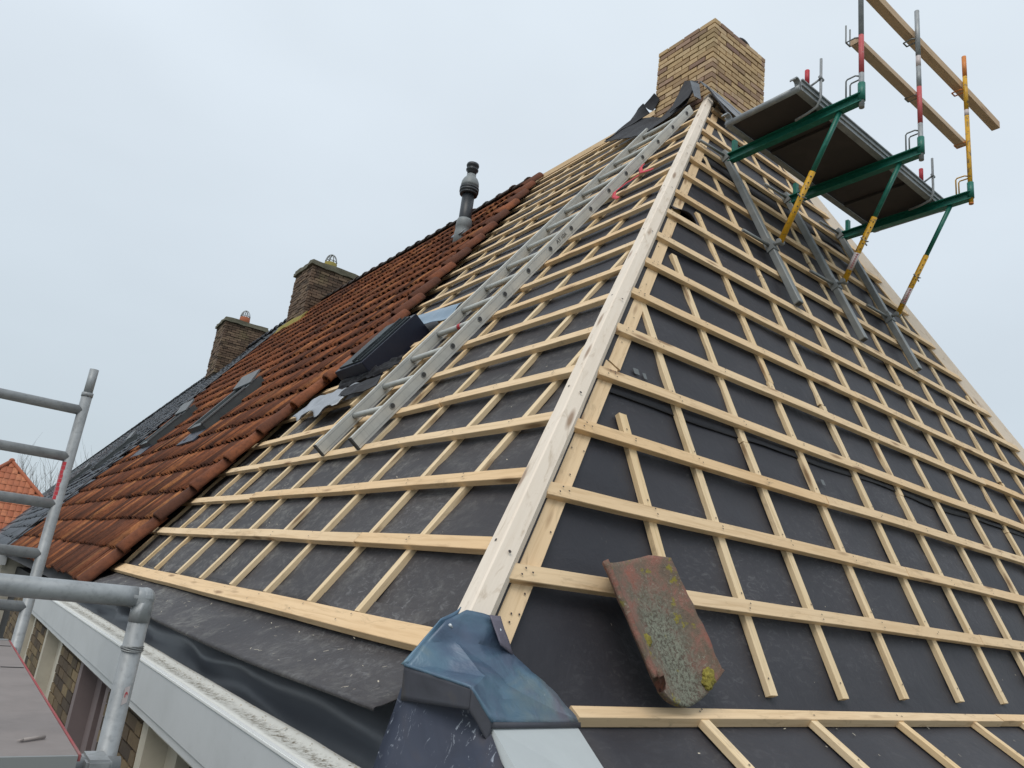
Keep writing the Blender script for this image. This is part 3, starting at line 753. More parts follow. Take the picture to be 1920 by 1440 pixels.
slab('flue_lead', [PL(6.02, 5.86, .11), PL(6.22, 5.86, .11), PL(6.22, 6.08, .11), PL(6.02, 6.08, .11)], .01, M['leadgrey'], fl, 3, .02, True)

# ------------------------------------------------------------------ roof windows on the tiles
def skylight(y0, y1, s0, s1, parent, h=.12, hood=True):
    e = bpy.data.objects.new('roof_window', None); C.objects.link(e); e.location = PL(y0, s0); adopt(e, parent)
    def B(name, a, b, c, d, o0, o1, m):
        bm = bmesh.new(); mt = frame_m(V((0, 0, 0)), LU, LV, LN); box(bm, a, b, c, d, o0, o1, 0, mt); bmesh.ops.recalc_face_normals(bm, faces=bm.faces[:]); return obj(name, bm, m, e)
    B('side_frame', y0, y0+.07, s0, s1, -.02, h+.03, M['frame']); B('side_frame', y1-.07, y1, s0, s1, -.02, h+.03, M['frame'])
    B('bottom_frame', y0+.071, y1-.071, s0, s0+.08, -.02, h+.02, M['frame']); B('top_frame', y0+.071, y1-.071, s1-.08, s1, -.02, h+.02, M['frame'])
    B('pane', y0+.072, y1-.072, s0+.082, s1-.082, h-.03, h-.01, M['glass'])
    B('lead_skirt', y0-.05, y1+.05, s0-.22, s0-.002, .055, .075, M['navy'])
    slab('hood', [PL(y0-.01, s1-.16, h+.05), PL(y1+.01, s1-.16, h+.05), PL(y1+.01, s1+.05, h+.10), PL(y0-.01, s1+.05, h+.10)], .02, M['framepale'], e)
    bm = bmesh.new(); box(bm, y0-.01, y0+.02, s0, s1-.25, h+.032, h+.05, 0, frame_m(V((0, 0, 0)), LU, LV, LN)); bmesh.ops.recalc_face_normals(bm, faces=bm.faces[:]); obj('cover_strip', bm, M['framepale'], e)
skylight(7.72, 8.4, 2.32, 3.26, house); skylight(11.0, 11.7, 2.42, 3.32, house); skylight(17.0, 17.8, 2.4, 3.5, nb); skylight(24.0, 24.8, 2.0, 3.2, nb)

# ------------------------------------------------------------------ dark boxed roof window under repair
bx = bpy.data.objects.new('boxed_roof_window', None); C.objects.link(bx); bx.location = PL(3.9, 2.6); adopt(bx, house)
def LB(name, a, b, c, d, o0, o1, m, e, bev=.004):
    bm = bmesh.new(); box(bm, a, b, c, d, o0, o1); bmesh.ops.recalc_face_normals(bm, faces=bm.faces[:])
    if bev: bmesh.ops.bevel(bm, geom=bm.edges[:], offset=bev, segments=2, affect='EDGES')
    o = obj(name, bm, m); o.matrix_basis = frame_m(V((0, 0, 0)), LU, LV, LN); 
    adopt(o, e); return o
BY0, BY1, BS0, BS1, BH = 3.45, 3.94, 2.34, 2.99, .155
LB('box_body', BY0, BY1, BS0, BS1, -.05, BH, M['navybox'], bx)
LB('top_tray', BY0+.05, BY1-.05, BS0+.03, BS1-.03, BH+.001, BH+.012, M['boxtop'], bx)
LB('top_rib', BY0+.17, BY0+.19, BS0+.035, BS1-.035, BH+.0125, BH+.03, M['boxtop'], bx)
LB('top_rib', BY0+.09, BY0+.105, BS0+.035, BS1-.035, BH+.0125, BH+.025, M['boxtop'], bx)
rows = []
for i in range(14):
    t = i/13; s = lerp(BS0-.01, BS0-.09, t)
    rows.append([PL(lerp(BY0-.42, BY1-.02, j/20), s+.10*(1-j/20)-.04*abs(noise.noise(V((j*.5, 1, 2)))), .04+.02*noise.noise(V((j*.55, i*.3, 4)))+.03*(1-t)) for j in range(21)])
sheet('foot_apron', rows, .004, M['leadblk'], bx)
rows = []
for i in range(8):
    t = i/7; s = lerp(3.20, 2.98, t)
    rows.append([PL(lerp(3.05, 3.95, j/16), s+.15*j/16-.05, .045+.012*math.sin(t*6)+.01*noise.noise(V((j*.3, i*.4, 14)))) for j in range(17)])
sheet('blue_flashing', rows, .003, M['blueflash'], bx)
# loose crumpled zinc sheet on the battens
rows = []
for i in range(16):
    t = i/15
    rows.append([PL(lerp(3.42, 4.22, j/24)+.05*t, lerp(2.22, 1.93+.022*math.sin(j*.62)+.014*math.sin(j*1.1+1), t), .045+.03*abs(noise.noise(V((j*.2, i*.16, 30))))+.018*t*math.sin(j*.55)) for j in range(25)])
o = sheet('loose_zinc_sheet', rows, .003, M['zinc']); tag(o, 'crumpled pale zinc sheet with wavy lower edge lying on battens below the dark box', 'metal sheet')
o = slab('lead_offcut', [PL(2.93, 2.06, .07), PL(3.30, 2.02, .06), PL(3.62, 2.10, .06), PL(3.40, 2.16, .075), PL(3.0, 2.17, .08)], .006, M['leadblk'], None, 3, .03); tag(o, 'narrow folded black lead strip poking out between the dark box and the ladder', 'lead strip')

# ------------------------------------------------------------------ lead cap at the hip foot
cap = bpy.data.objects.new('hip_foot_cap', None); C.objects.link(cap); cap.location = (.2, .1, .2); adopt(cap, house)
CR, TL, TR = V((.245, .148, .397)), V((.172, .128, .366)), V((.345, .140, .388))
R1_, R2_, R3_, R4_ = V((.395, .132, .300)), V((.468, .112, .250)), V((.523, .086, .215)), V((.594, .038, .135))
F1, F2, F3, F4 = V((.178, -.110, .163)), V((.130, -.085, .232)), V((.060, .110, .250)), V((.112, .126, .305))
RV1, RV2 = V((.195, .112, .318)), V((.135, .085, .253))
bm = bmesh.new()
vs = {k: bm.verts.new(v) for k, v in dict(CR=CR, TL=TL, TR=TR, a=R1_, b=R2_, c=R3_, d=R4_, f1=F1, f2=F2, f3=F3, f4=F4, r1=RV1, r2=RV2,
     m1=V((.275, .118, .315)), m2=V((.30, .085, .262)), m3=V((.24, .02, .245)), m4=V((.33, .03, .222)), m5=V((.38, .06, .205))).items()}
for q in ('TL f4 r1 CR', 'f4 f3 r2 r1', 'f3 f2 r2', 'CR r1 m1 TR', 'TR m1 a', 'r1 r2 m3 m2 m1', 'm1 m2 b a', 'm2 m3 m4', 'm2 m4 m5 c b', 'r2 f2 m3', 'm3 f2 f1 m4', 'm4 f1 d m5', 'm5 d c'):
    bm.faces.new([vs[k] for k in q.split()])
bmesh.ops.recalc_face_normals(bm, faces=bm.faces[:]); bmesh.ops.triangulate(bm, faces=bm.faces[:])
bmesh.ops.subdivide_edges(bm, edges=bm.edges[:], cuts=5, use_grid_fill=True, smooth=0)
bm.normal_update()
for v in bm.verts:
    n = v.normal; v.co += n*(noise.noise(v.co*20)*.006+noise.noise(v.co*44)*.0035)
o = obj('patina_lead_top', bm, M['lead'], cap, True); o.data.set_sharp_from_angle(angle=rad(24)); md = o.modifiers.new('t', 'SOLIDIFY'); md.thickness = .004; md.offset = -1
D1, D2, D3 = V((.174, -.114, .118)), V((.128, -.088, .186)), V((.062, .112, .170))
drA = [F3+V((-.004, 0, .003)), F2+V((-.005, -.004, .003)), F1+V((0, -.005, .002))]
drB = [D3, D2+V((-.002, -.002, 0)), D1+V((0, -.001, 0))]
for k in (0, 1):
    rr_ = [[drA[k].lerp(drA[k+1], j/8).lerp(drB[k].lerp(drB[k+1], j/8), i/6)+V((noise.noise(V((j*.5, i*.6, k)))*.003, 0, 0))*(1 if 0 < j < 8 else 0) for j in range(9)] for i in range(7)]
    sheet('lead_drop', rr_, .004, M['dlead'], cap)
bm = bmesh.new(); tube(bm, wav(drA, 16, .0008, 2), .0042, 8); obj('lead_bead', bm, M['lead'], cap)
sheet('lead_drop', [[F1+V((0, -.003, .001)), R4_+V((0, -.003, .001))], [F1+V((0, -.005, -.012)), R4_+V((0, -.005, -.012))]], .004, M['dlead'], cap)
def lpanel(name, corners, m, lift, n=12, amp=.003, fold=0):
    a, b, c, d = [V(p) for p in corners]; nn = (b-a).cross(d-a).normalized(); nn = nn if nn.z > 0 else -nn; rows = []
    for i in range(n+1):
        r_ = []
        for j in range(n+1):
            p = a.lerp(b, j/n).lerp(d.lerp(c, j/n), i/n); e_ = fold*(j/n)**6
            r_.append(p+nn*(lift+e_+noise.noise(p*26)*amp))
        rows.append(r_)
    sheet(name, rows, .0035, m, cap)
lpanel('lead_overlap', (TL+V((-.004, 0, 0)), CR+V((.002, .0, .002)), RV2+V((.004, -.01, .0)), F3+V((-.002, 0, 0))), M['lead2'], .015, amp=.001, fold=.008)
lpanel('purple_lead_flap', (TR+V((-.03, .0, .0)), TR+V((.006, 0, 0)), R1_+V((.012, 0, -.012)), V((.335, .10, .315))), M['lead3'], .004, 6, .002)
# lower body of the hip foot
bm = bmesh.new()
P = [V((.068, .130, .195)), V((-.035, .075, -.10)), V((.128, -.380, -.03)), V((.182, -.098, .150)), V((.13, -.07, .21))]
Q = [V((.60, .12, .12)), V((.60, -.1, -.3)), V((.60, -.30, -.06)), V((.56, .05, .11))]
a = [bm.verts.new(p) for p in P]
bm.faces.new((a[0], a[1], a[2], a[3], a[4])); bmesh.ops.triangulate(bm, faces=bm.faces[:]); bmesh.ops.subdivide_edges(bm, edges=bm.edges[:], cuts=6, use_grid_fill=True)
bmesh.ops.recalc_face_normals(bm, faces=bm.faces[:])
for v in bm.verts: v.co += V((-1, -.4, 0))*noise.noise(v.co*9)*.006
o = obj('dark_lead_cheek', bm, M['navy'], cap, True); md = o.modifiers.new('t', 'SOLIDIFY'); md.thickness = .004
g0, g1, g2, g3 = V((.186, -.104, .152)), V((.584, .036, .126)), V((.552, -.20, -.005)), V((.147, -.345, .045))
slab('pale_grey_board', [g0, g1, g2, g3], .022, M['grayboard'], cap)
slab('pale_grey_board', [g0+V((-.004, -.002, -.023)), g0+V((.05, .01, -.024)), g3+V((.05, .01, -.024)), g3+V((-.004, -.002, -.023))], .05, M['navy'], cap)
for p, n in (((.186, .125, .352), V((-.75, -.2, .6))), ((.351, .134, .352), V((.1, -.9, .35))), ((.366, .132, .326), V((.1, -.9, .35)))):
    bm = bmesh.new(); n.normalize(); tube(bm, [V(p)-n*.004, V(p)+n*.006, V(p)+n*.008], [.0048, .0048, .003], 10); obj('screw', bm, M['screw'], cap)

# ------------------------------------------------------------------ gutter and west wall
bm = bmesh.new(); box(bm, -.066, -.044, -.6, 7.3, -.205, -.036); bmesh.ops.bevel(bm, geom=bm.edges[:], offset=.003, segments=1, affect='EDGES'); obj('fascia_board', bm, M['paint'], house)
bm = bmesh.new(); box(bm, -.058, -.03, -.6, 7.3, -.236, -.207); obj('fascia_lip', bm, M['paint'], house)
bm = bmesh.new(); box(bm, -.071, -.051, -.6, 7.3, -.0355, -.023); bmesh.ops.bevel(bm, geom=bm.edges[:], offset=.003, segments=2, affect='EDGES'); obj('bright_edge_strip', bm, mat('white_strip', (.74, .75, .74), .5), house)
rows = []
for x, zz in ((-.050, -.027), (-.02, -.031), (.012, -.032), (.034, -.028), (.042, -.020), (.060, -.019), (.070, -.028)):
    rows.append([V((x+noise.noise(V((j*.35, x*9, 1)))*.006, -.6+j*.13, zz+noise.noise(V((j*.5, x*20, 3)))*.002)) for j in range(62)])
sheet('gutter_board', rows, .008, M['papertop'], house)
rows = []
gp = [(.066, -.030), (.078, -.05), (.092, -.10), (.14, -.12), (.185, -.095), (.205, -.04), (.212, .0), (.235, .032), (.28, .055), (.32, .09), (.36, .14)]
for i, (x, z) in enumerate(gp):
    w = math.sin(i/10*math.pi)
    rows.append([V((x+noise.noise(V((j*.13, i*.35, 1)))*.07*w+noise.noise(V((j*.5, i*.3, 8)))*.012*w, .0+j*.095, z+noise.noise(V((j*.15, i*.3, 6)))*.05*w)) for j in range(80)])
sheet('rubber_gutter_lining', rows, .003, M['epdm'], house)
bm = bmesh.new(); box(bm, -.043, .25, -.6, 7.3, -.232, -.215); obj('soffit', bm, M['cream'], house)
# wall: piers of bricks between windows
random.seed(21)
wins = [(6.75, 7.75), (4.90, 5.90), (3.02, 4.02), (1.2, 2.2), (-.6, .35)]
piers = [(5.90, 6.75), (4.02, 4.90), (2.2, 3.02), (.35, 1.2), (7.75, 9.2)]
for a, b in piers:
    bm = bmesh.new(); lay = bm.faces.layers.float.new('rnd'); z = -.235; i = 0
    while z > -1.9:
        y = a-(.105 if i % 2 else 0)
        while y < b-.01:
            c, d = max(y, a), min(y+.20, b)
            if d-c > .03:
                rv = random.random()
                for f in box(bm, .0-random.uniform(0, .005), .08, c, d, z-.052, z): f[lay] = rv
            y += .21
        z -= .062; i += 1
    obj('brick_pier', bm, M['wbrick'], house)
bm = bmesh.new()
for a, b in piers: box(bm, .012, .30, a+.001, b-.001, -5.5, -.238)
box(bm, .012, .30, -.6, 9.2, GZ, -1.9)
obj('mortar_backing', bm, M['mortar'], house)
bm = bmesh.new(); box(bm, .31, WID-.1, .2, 13.8, GZ, -.1); obj('inner_core', bm, M['dark'], house)
for i, (a, b) in enumerate(wins):
    e = bpy.data.objects.new('window', None); C.objects.link(e); e.location = (0, a, -1.2); adopt(e, house)
    rev = M['cream'] if i != 2 else M['pinkish']
    bm = bmesh.new(); box(bm, .001, .16, b-.10, b-.001, -1.8, -.24); obj('reveal', bm, rev, e)
    bm = bmesh.new(); box(bm, .001, .16, a+.001, a+.10, -1.8, -.24); obj('reveal', bm, rev, e)
    bm = bmesh.new(); box(bm, .02, .15, a+.101, b-.101, -.30, -.24); obj('head_frame', bm, rev, e)
    bm = bmesh.new(); box(bm, .10, .16, b-.26, b-.102, -1.8, -.301); obj('jamb', bm, rev, e)
    bm = bmesh.new(); box(bm, .17, .19, a+.102, b-.262, -1.8, -.302); obj('pane', bm, M['glass'] if i == 0 else (M['darkred'] if i in (2,) else M['dark']), e)
    bm = bmesh.new(); box(bm, .165, .30, a+.0, b, -1.9, -1.801); obj('sill', bm, rev, e)

# ------------------------------------------------------------------ ladder
lad = thing('ladder', 'long aluminium ladder lying up the battened west slope beside the pale hip board', 'ladder', PL(2.5, 1.4))
def lmat(o): o.matrix_basis = frame_m(V((0, 0, 0)), LU, LV, LN); adopt(o, lad); return o
def stile(ya, yb, s0, s1, flip):
    # C-section stile, drawn along the slope with a slight slant
    bm = bmesh.new(); w, h, t = .026*flip, .082, .004
    prof = [(0, 0), (0, h), (w, h), (w, h-.014), (w-.003*flip, h-.014), (w-.003*flip, h-t), (.004*flip, h-t), (.004*flip, t), (w-.003*flip, t), (w-.003*flip, .014), (w, .014), (w, 0)]
    A = [bm.verts.new((ya+x, s0, .004+z)) for x, z in prof]; B = [bm.verts.new((yb+x, s1, .004+z)) for x, z in prof]
    n = len(prof)
    for k in range(n): bm.faces.new((A[k], A[(k+1) % n], B[(k+1) % n], B[k]))
    bm.faces.new(A); bm.faces.new(B[::-1]); bmesh.ops.recalc_face_normals(bm, faces=bm.faces[:])
    o = lmat(obj('stile', bm, M['alu'])); return o
SY0, SY1, NY0, NY1, LS0, LS1 = 2.765, 2.93, 2.268, 2.40, 1.40, 6.04
fs = stile(SY0, SY1, LS0, LS1+.02, 1); ns = stile(NY0, NY1, LS0, LS1, 1)
def yat(a, b, s): return lerp(a, b, (s-LS0)/(LS1-LS0))
s = LS0+.33; k = 0
while s < LS1-.1:
    ya, yb = yat(NY0, NY1, s)+.004, yat(SY0, SY1, s)+.001
    bm = bmesh.new(); tube(bm, [(ya-.004, s, .048), (yb+.002, s, .048)], .0185, 14); lmat(obj('rung', bm, M['alu']))
    for yy, sg in ((ya-.0045, -1),):
        bm = bmesh.new(); seg = 14
        tube(bm, [(yy-.0005, s, .048), (yy-.003, s, .048)], .0195, seg); lmat(obj('rung_end', bm, M['alud']))
        bm = bmesh.new(); tube(bm, [(yy-.0042, s+.002, .049), (yy-.0055, s+.002, .049)], .0145, seg); lmat(obj('rung_hole', bm, M['ink']))
    bm = bmesh.new(); tube(bm, [(yb-.012, s, .048), (yb-.001, s, .048)], .020, 12); lmat(obj('rung_socket', bm, M['alud']))
    if k in (3, 15):
        bm = bmesh.new(); tube(bm, [(ya+.21, s, .048), (ya+.245, s, .048)], .0205, 14); lmat(obj('red_ring', bm, M['red']))
    s += .30; k += 1
for yo, z in ((-.0008, .018), (-.0008, .068), ):
    bm = bmesh.new(); A = [bm.verts.new((NY0+yo, LS0, z+d)) for d in (0, .002)]; B = [bm.verts.new((NY1+yo, LS1, z+d)) for d in (.002, 0)]
    bm.faces.new(A+B); lmat(obj('stile_groove', bm, M['alud']))
for yo, z in ((-.0008, .018), (-.0008, .068)):
    bm = bmesh.new(); A = [bm.verts.new((SY0+yo, LS0, z+d)) for d in (0, .002)]; B = [bm.verts.new((SY1+yo, LS1, z+d)) for d in (.002, 0)]
    bm.faces.new(A+B); lmat(obj('stile_groove', bm, M['alud']))
for yy in (SY0, NY0):
    bm = bmesh.new(); box(bm, yy-.002, yy+.028, LS0-.006, LS0+.004, .003, .088); lmat(obj('foot_plug', bm, M['ink']))
cu = bpy.data.curves.new('handwriting', 'FONT'); cu.body = 'AT 10A'; cu.size = .042; cu.extrude = .0002
tc_ = bpy.data.objects.new('tmp_text', cu); C.objects.link(tc_); bpy.context.view_layer.update()
tme = bpy.data.meshes.new_from_object(tc_.evaluated_get(bpy.context.evaluated_depsgraph_get())); bpy.data.objects.remove(tc_)
tme.materials.clear(); tme.materials.append(M['ink']); tx = bpy.data.objects.new('handwriting', tme); C.objects.link(tx)
ts = 3.62; tx.matrix_basis = frame_m(PL(yat(NY0, NY1, ts)-.0015, ts, .034), LV, LN, -LU); adopt(tx, lad)

# red webbing ties
def ribbon(name, pts, w, nrm, label):
    pts = wav(pts, 20, .004, 2); bm = bmesh.new(); A, B = [], []
    for i, p in enumerate(pts):
        d = (pts[min(i+1, 20)]-pts[max(0, i-1)]).normalized(); sd_ = d.cross(nrm).normalized()
        A.append(bm.verts.new(p+sd_*w/2)); B.append(bm.verts.new(p-sd_*w/2))
    for k in range(20): bm.faces.new((A[k], A[k+1], B[k+1], B[k]))
    o = obj(name, bm, M['redtape'], None, True); md = o.modifiers.new('t', 'SOLIDIFY'); md.thickness = .003; return tag(o, label, 'strap', 'red ties by the ladder')
ribbon('webbing_tie', [PL(2.30, 4.90, .02), PL(2.22, 4.74, .035), PL(2.13, 4.60, .03), PL(1.96, 4.52, .03)], .032, LN, 'red webbing tie hanging from the ladder onto a batten, the upper of two')
ribbon('webbing_tie', [PL(2.12, 4.55, .03), PL(2.20, 4.46, .035), PL(2.27, 4.38, .03), PL(2.20, 4.26, .03), PL(2.07, 4.14, .03)], .034, LN, 'red webbing tie bunched beside the ladder, the lower and longer of two')

# ------------------------------------------------------------------ roof bracket scaffold
def bracket(x, post_h, seg_m, label, hang=0):
    e = thing('roof_bracket', label, 'scaffold bracket', PR(x, 3.5, .05), 'green and yellow roof brackets')
    bm = bmesh.new(); mt = frame_m(PR(x, 2.90, .006), RU, RV, RN)
    box(bm, -.028, .028, 0, 1.66, 0, .05, 0, mt); bmesh.ops.recalc_face_normals(bm, faces=bm.faces[:]); bmesh.ops.bevel(bm, geom=bm.edges[:], offset=.004, segments=1, affect='EDGES'); obj('rail', bm, M['galvdark'], e)
    bm = bmesh.new(); box(bm, -.022, .022, -.003, -.0005, .006, .044, 0, mt); obj('rail_opening', bm, M['ink'], e)
    for sa in (.52, 1.58):
        bm = bmesh.new(); box(bm, -.036, .036, sa, sa+.10, -.003, .058, 0, mt); bmesh.ops.recalc_face_normals(bm, faces=bm.faces[:]); obj('sleeve', bm, M['galvdark'], e)
        bm = bmesh.new(); tube(bm, [mt @ V((-.036, sa+.05, .03)), mt @ V((-.30, sa+.09, .010))], .012, 8); obj('hook_arm', bm, M['galvdark'], e)
    ZB = 4.095
    # beam: I-like channel
    bm = bmesh.new(); box(bm, x-.035, x+.035, .735, 1.86, ZB+.02, ZB+.028); box(bm, x-.006, x+.006, .735, 1.86, ZB-.035, ZB+.0195); box(bm, x-.03, x+.03, .735, 1.86, ZB-.044, ZB-.0355)
    obj('beam', bm, M['green'], e)
    bm = bmesh.new(); box(bm, x-.02, x+.02, 1.80, 1.83, ZB+.03, ZB+.14); obj('stop_plate', bm, M['green'], e)
    py = .742
    bt, bb = V((x, .905, ZB-.045)), V((x, 1.365, 3.17)); mid = bt.lerp(bb, .46)
    tubeo('brace_upper', [bt, mid], .0185, M['green'], e)
    tubeo('brace_lower', [mid.lerp(bt, .02), bb], .0225, M['yellow'], e)
    bm = bmesh.new(); d = (bb-bt).normalized()
    for k in range(7):
        p = mid.lerp(bb, .06+k*.085); n = V((0, -d.z, d.y)).normalized(); n = V((-.6, 0, 0))+n*(-1 if n.y > 0 else 1)*.8; n = (n-d*n.dot(d)).normalized()
        tube(bm, [p+n*.0222, p+n*.0236], .0055, 8)
    obj('pin_holes', bm, M['ink'], e)
    bm = bmesh.new(); p = mid.lerp(bb, .36); tube(bm, [p+V((-.05, -.01, .01)), p+V((.055, .0, -.015))], .006, 6); tube(bm, [p+V((-.03, -.03, -.015)), p+V((.03, -.028, .0)), p+V((.04, .02, .01))], .004, 6); obj('locking_pin', bm, M['galvdark'], e)
    if x > 4:
        bm = bmesh.new(); tube(bm, [mid.lerp(bb, .55), mid.lerp(bb, .82)], .0231, 16); obj('sticker', bm, M['sticker'], e)
        bm = bmesh.new()
        for k in range(7):
            p = mid.lerp(bb, .58+k*.033); n = V((-.7, -.6, -.3)); n = (n-d*n.dot(d)).normalized(); s_ = n.cross(d)
            ngon(bm, [p+n*.0238+s_*.007-d*.005, p+n*.0238+s_*.007+d*.004, p+n*.0238-s_*.007+d*.006, p+n*.0238-s_*.007-d*.003])
        obj('sticker_print', bm, M['stickred'], e)
    bm = bmesh.new(); tube(bm, [bb+V((-.03, .0, .0)), bb+V((.03, 0, 0))], .02, 8); tube(bm, [bb, PR(x, 3.47, .06)], .014, 8); obj('brace_foot', bm, M['galvdark'], e)
    # collar and guard post
    tubeo('post_collar', [(x, py, ZB-.03), (x, py, ZB+.115)], .0255, M['green'], e)
    z = ZB-.085; bot = z
    pst = bpy.data.objects.new('guard_post', None); C.objects.link(pst); pst.location = (x, py, z); adopt(pst, e)
    for (m, z1) in seg_m:
        tubeo('post_section', [(x, py, z), (x, py, z1)], .0185, M[m], pst); z = z1+.0004
    clips = (4.275, 4.60, 5.13)
    for ci, zc in enumerate(clips):
        if zc > post_h: continue
        bm = bmesh.new()
        L = .10
        for dx in (-.028, .028):
            if ci == 0: tube(bm, [(x+dx*.3, py+.015, zc), (x+dx, py+.03, zc), (x+dx, py+L-.01, zc), (x+dx, py+L, zc-.012), (x+dx, py+L, ZB+.03)], .006, 7)
            else: tube(bm, [(x+dx*.5, py+.015, zc), (x+dx, py+.03, zc), (x+dx, py+L, zc)]+([(x+dx, py+L, zc+.15)] if (ci == 1 and x < 4) else []), .006, 7)
        if ci: tube(bm, [(x-.028, py+L, zc), (x+.028, py+L, zc)], .006, 7)
        obj('board_holder', bm, M['galvdark'] if x < 5 else (M['orangep'] if ci else M['yellow']), pst)
    return e
bracket(3.42, 6.0, [('galv', 4.295), ('pink', 4.62), ('galv', 5.9)], 'roof bracket nearest the brick chimney, its grey guard post cut by the frame')
bracket(4.29, 6.0, [('galv', 4.335), ('pink', 4.67), ('galv', 4.86), ('sticker', 4.96), ('galv', 5.40)], 'middle roof bracket with clean yellow brace and red and grey guard post')
bracket(5.15, 6.0, [('orangep', 4.02), ('yellow', 4.86), ('sticker', 4.92), ('yellow', 5.26), ('orangep', 5.47)], 'right-hand roof bracket with yellow guard post near the far hip')
# platform
pf = thing('scaffold_platform', 'aluminium edged walkway with plywood underside darkened as in shade on three green brackets', 'scaffold platform', (4.2, 1.33, 4.12))
PX0, PX1, PY0, PY1, PZ = 3.10, 5.32, 1.01, 1.66, 4.125
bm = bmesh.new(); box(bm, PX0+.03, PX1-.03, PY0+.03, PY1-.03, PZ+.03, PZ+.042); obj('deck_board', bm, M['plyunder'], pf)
for yy, sg in ((PY0, 1), (PY1, -1)):
    bm = bmesh.new(); a, b = sorted((yy, yy+sg*.006)); box(bm, PX0, PX1, a, b, PZ, PZ+.085); a, b = sorted((yy+sg*.0065, yy+sg*.05)); box(bm, PX0, PX1, a, b, PZ, PZ+.006)
    a, b = sorted((yy-sg*.012, yy-sg*.0005)); box(bm, PX0, PX1, a, b, PZ+.03, PZ+.036); box(bm, PX0, PX1, a, b, PZ+.075, PZ+.085)
    obj('side_frame', bm, M['galv'], pf)
bm = bmesh.new(); tube(bm, [(PX0+.004, PY0+.008, PZ+.022), (PX0+.004, PY1-.008, PZ+.022)], .024, 14); tube(bm, [(PX1-.004, PY0+.008, PZ+.022), (PX1-.004, PY1-.008, PZ+.022)], .024, 14); obj('end_tube', bm, M['galv'], pf)
for xx in (3.62, 4.72):
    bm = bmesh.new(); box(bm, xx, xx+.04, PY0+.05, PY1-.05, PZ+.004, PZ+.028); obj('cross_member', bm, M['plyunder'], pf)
for xx, xs in ((PX0, -1), (PX1, 1)):
    for yy in (PY0+.03, PY1-.03):
        bm = bmesh.new(); c = V((xx+xs*.03, yy, PZ+.055)); pts = [c+V((-xs*.028, 0, -.055)), c+V((-xs*.028, 0, .0))]+[c+V((-xs*.028*math.cos(rad(a)), 0, .028*math.sin(rad(a)))) for a in range(20, 181, 32)]
        A = [[bm.verts.new(p+V((0, w, 0))) for p in pts] for w in (-.022, .022)]
        for k in range(len(pts)-1): bm.faces.new((A[0][k], A[0][k+1], A[1][k+1], A[1][k]))
        o = obj('hook', bm, M['galv'], pf); md = o.modifiers.new('t', 'SOLIDIFY'); md.thickness = .008
# toe board clamps with red handles
def clamp(x, y, label):
    e = thing('board_clamp', label, 'clamp', (x, y, PZ), 'clamps on the platform edge')
    bm = bmesh.new(); tube(bm, [(x+.02, y+.20, PZ-.05), (x+.005, y+.09, PZ-.05), (x, y+.012, PZ-.035), (x, y-.012, PZ+.02), (x, y-.014, PZ+.09), (x, y-.014, PZ+.36)], .010, 9); obj('clamp_rod', bm, M['galv'], e)
    bm = bmesh.new(); tube(bm, [(x-.025, y-.018, PZ+.19), (x+.03, y-.012, PZ+.19)], .012, 8); tube(bm, [(x, y-.012, PZ+.19), (x-.05, y+.05, PZ+.12)], .008, 7); obj('clamp_collar', bm, M['galv'], e)
    bm = bmesh.new(); tube(bm, [(x-.09, y+.04, PZ+.12), (x-.09, y+.04, PZ+.235)], .017, 10); obj('red_handle', bm, M['red'], e)
clamp(3.30, .995, 'thin grey clamp rod with red handle on platform edge next to the chimney side bracket')
clamp(5.02, .995, 'bent grey clamp rod with red handle on platform edge beside the yellow guard post')
# guard timbers
o = beamo('guard_board', (3.44, .80, 4.642), (5.17, .80, 4.642), .07, .045, V((0, 0, 1)), M['guard'], None, .003); tag(o, 'lower wooden guard board held by clips on the bracket posts', 'guard board', 'wooden guard boards above the platform')
o = beamo('guard_board', (2.6, .805, 5.235), (5.94, .805, 5.235), .07, .07, V((0, 0, 1)), M['guard'], None, .003); tag(o, 'upper and longer wooden guard rail sticking out past the yellow post into the sky', 'guard board', 'wooden guard boards above the platform')

# ------------------------------------------------------------------ old loose tile
ot = thing('loose_roof_tile', 'old curved clay tile covered in grey and yellow lichen leaning on two battens', 'roof tile', PR(1.03, .21, .03))
ct = PR(1.088, .188, .024); va = (PR(.922, .655, .050)-ct).normalized(); ua = (RU-va*RU.dot(va)).normalized(); na = ua.cross(va)
if na.dot(RN) < 0: na = -na
bm = bmesh.new(); nu, nv = 28, 40; TWd, TH = .395, .475; g = []
for j in range(nv+1):
    v = j/nv; row = []
    for i in range(nu+1):
        u = i/nu; 
        h = .078*(abs(2*u-1)**2.2) if u < .5 else .036*((2*u-1)**2)
        if u < .12: h += .012*(.12-u)/.12
        x = (u-.5)*TWd*(1.0-.03*v)
        y = v*TH + .085*max(0, (.5-u)/.5)**1.4*(1-v)**2
        if v < .12 and True: y += .045*(abs(u-.55)/.45)**2*(1-v/.12)
        if v > .85: y += (.028*(1-u) - .03*max(0, (u-.8)/.2))*((v-.85)/.15)
        ed = noise.noise(V((u*6, v*9, 2)))*.004 if i in (0, nu) else 0
        if i == nu: x -= .012*max(0, math.sin(v*9))*(1-v)+.01*abs(noise.noise(V((v*7, 0, 3))))
        row.append(bm.verts.new((x+ed, y+ed, h+noise.noise(V((u*5, v*8, 0)))*.003)))
    g.append(row)
for j in range(nv):
    for i in range(nu): bm.faces.new((g[j][i], g[j][i+1], g[j+1][i+1], g[j+1][i]))
o = obj('tile_body', bm, M['oldtile'], None, True); o.matrix_basis = frame_m(ct, ua, va, na); adopt(o, ot)
md = o.modifiers.new('t', 'SOLIDIFY'); md.thickness = .018; md.offset = -1
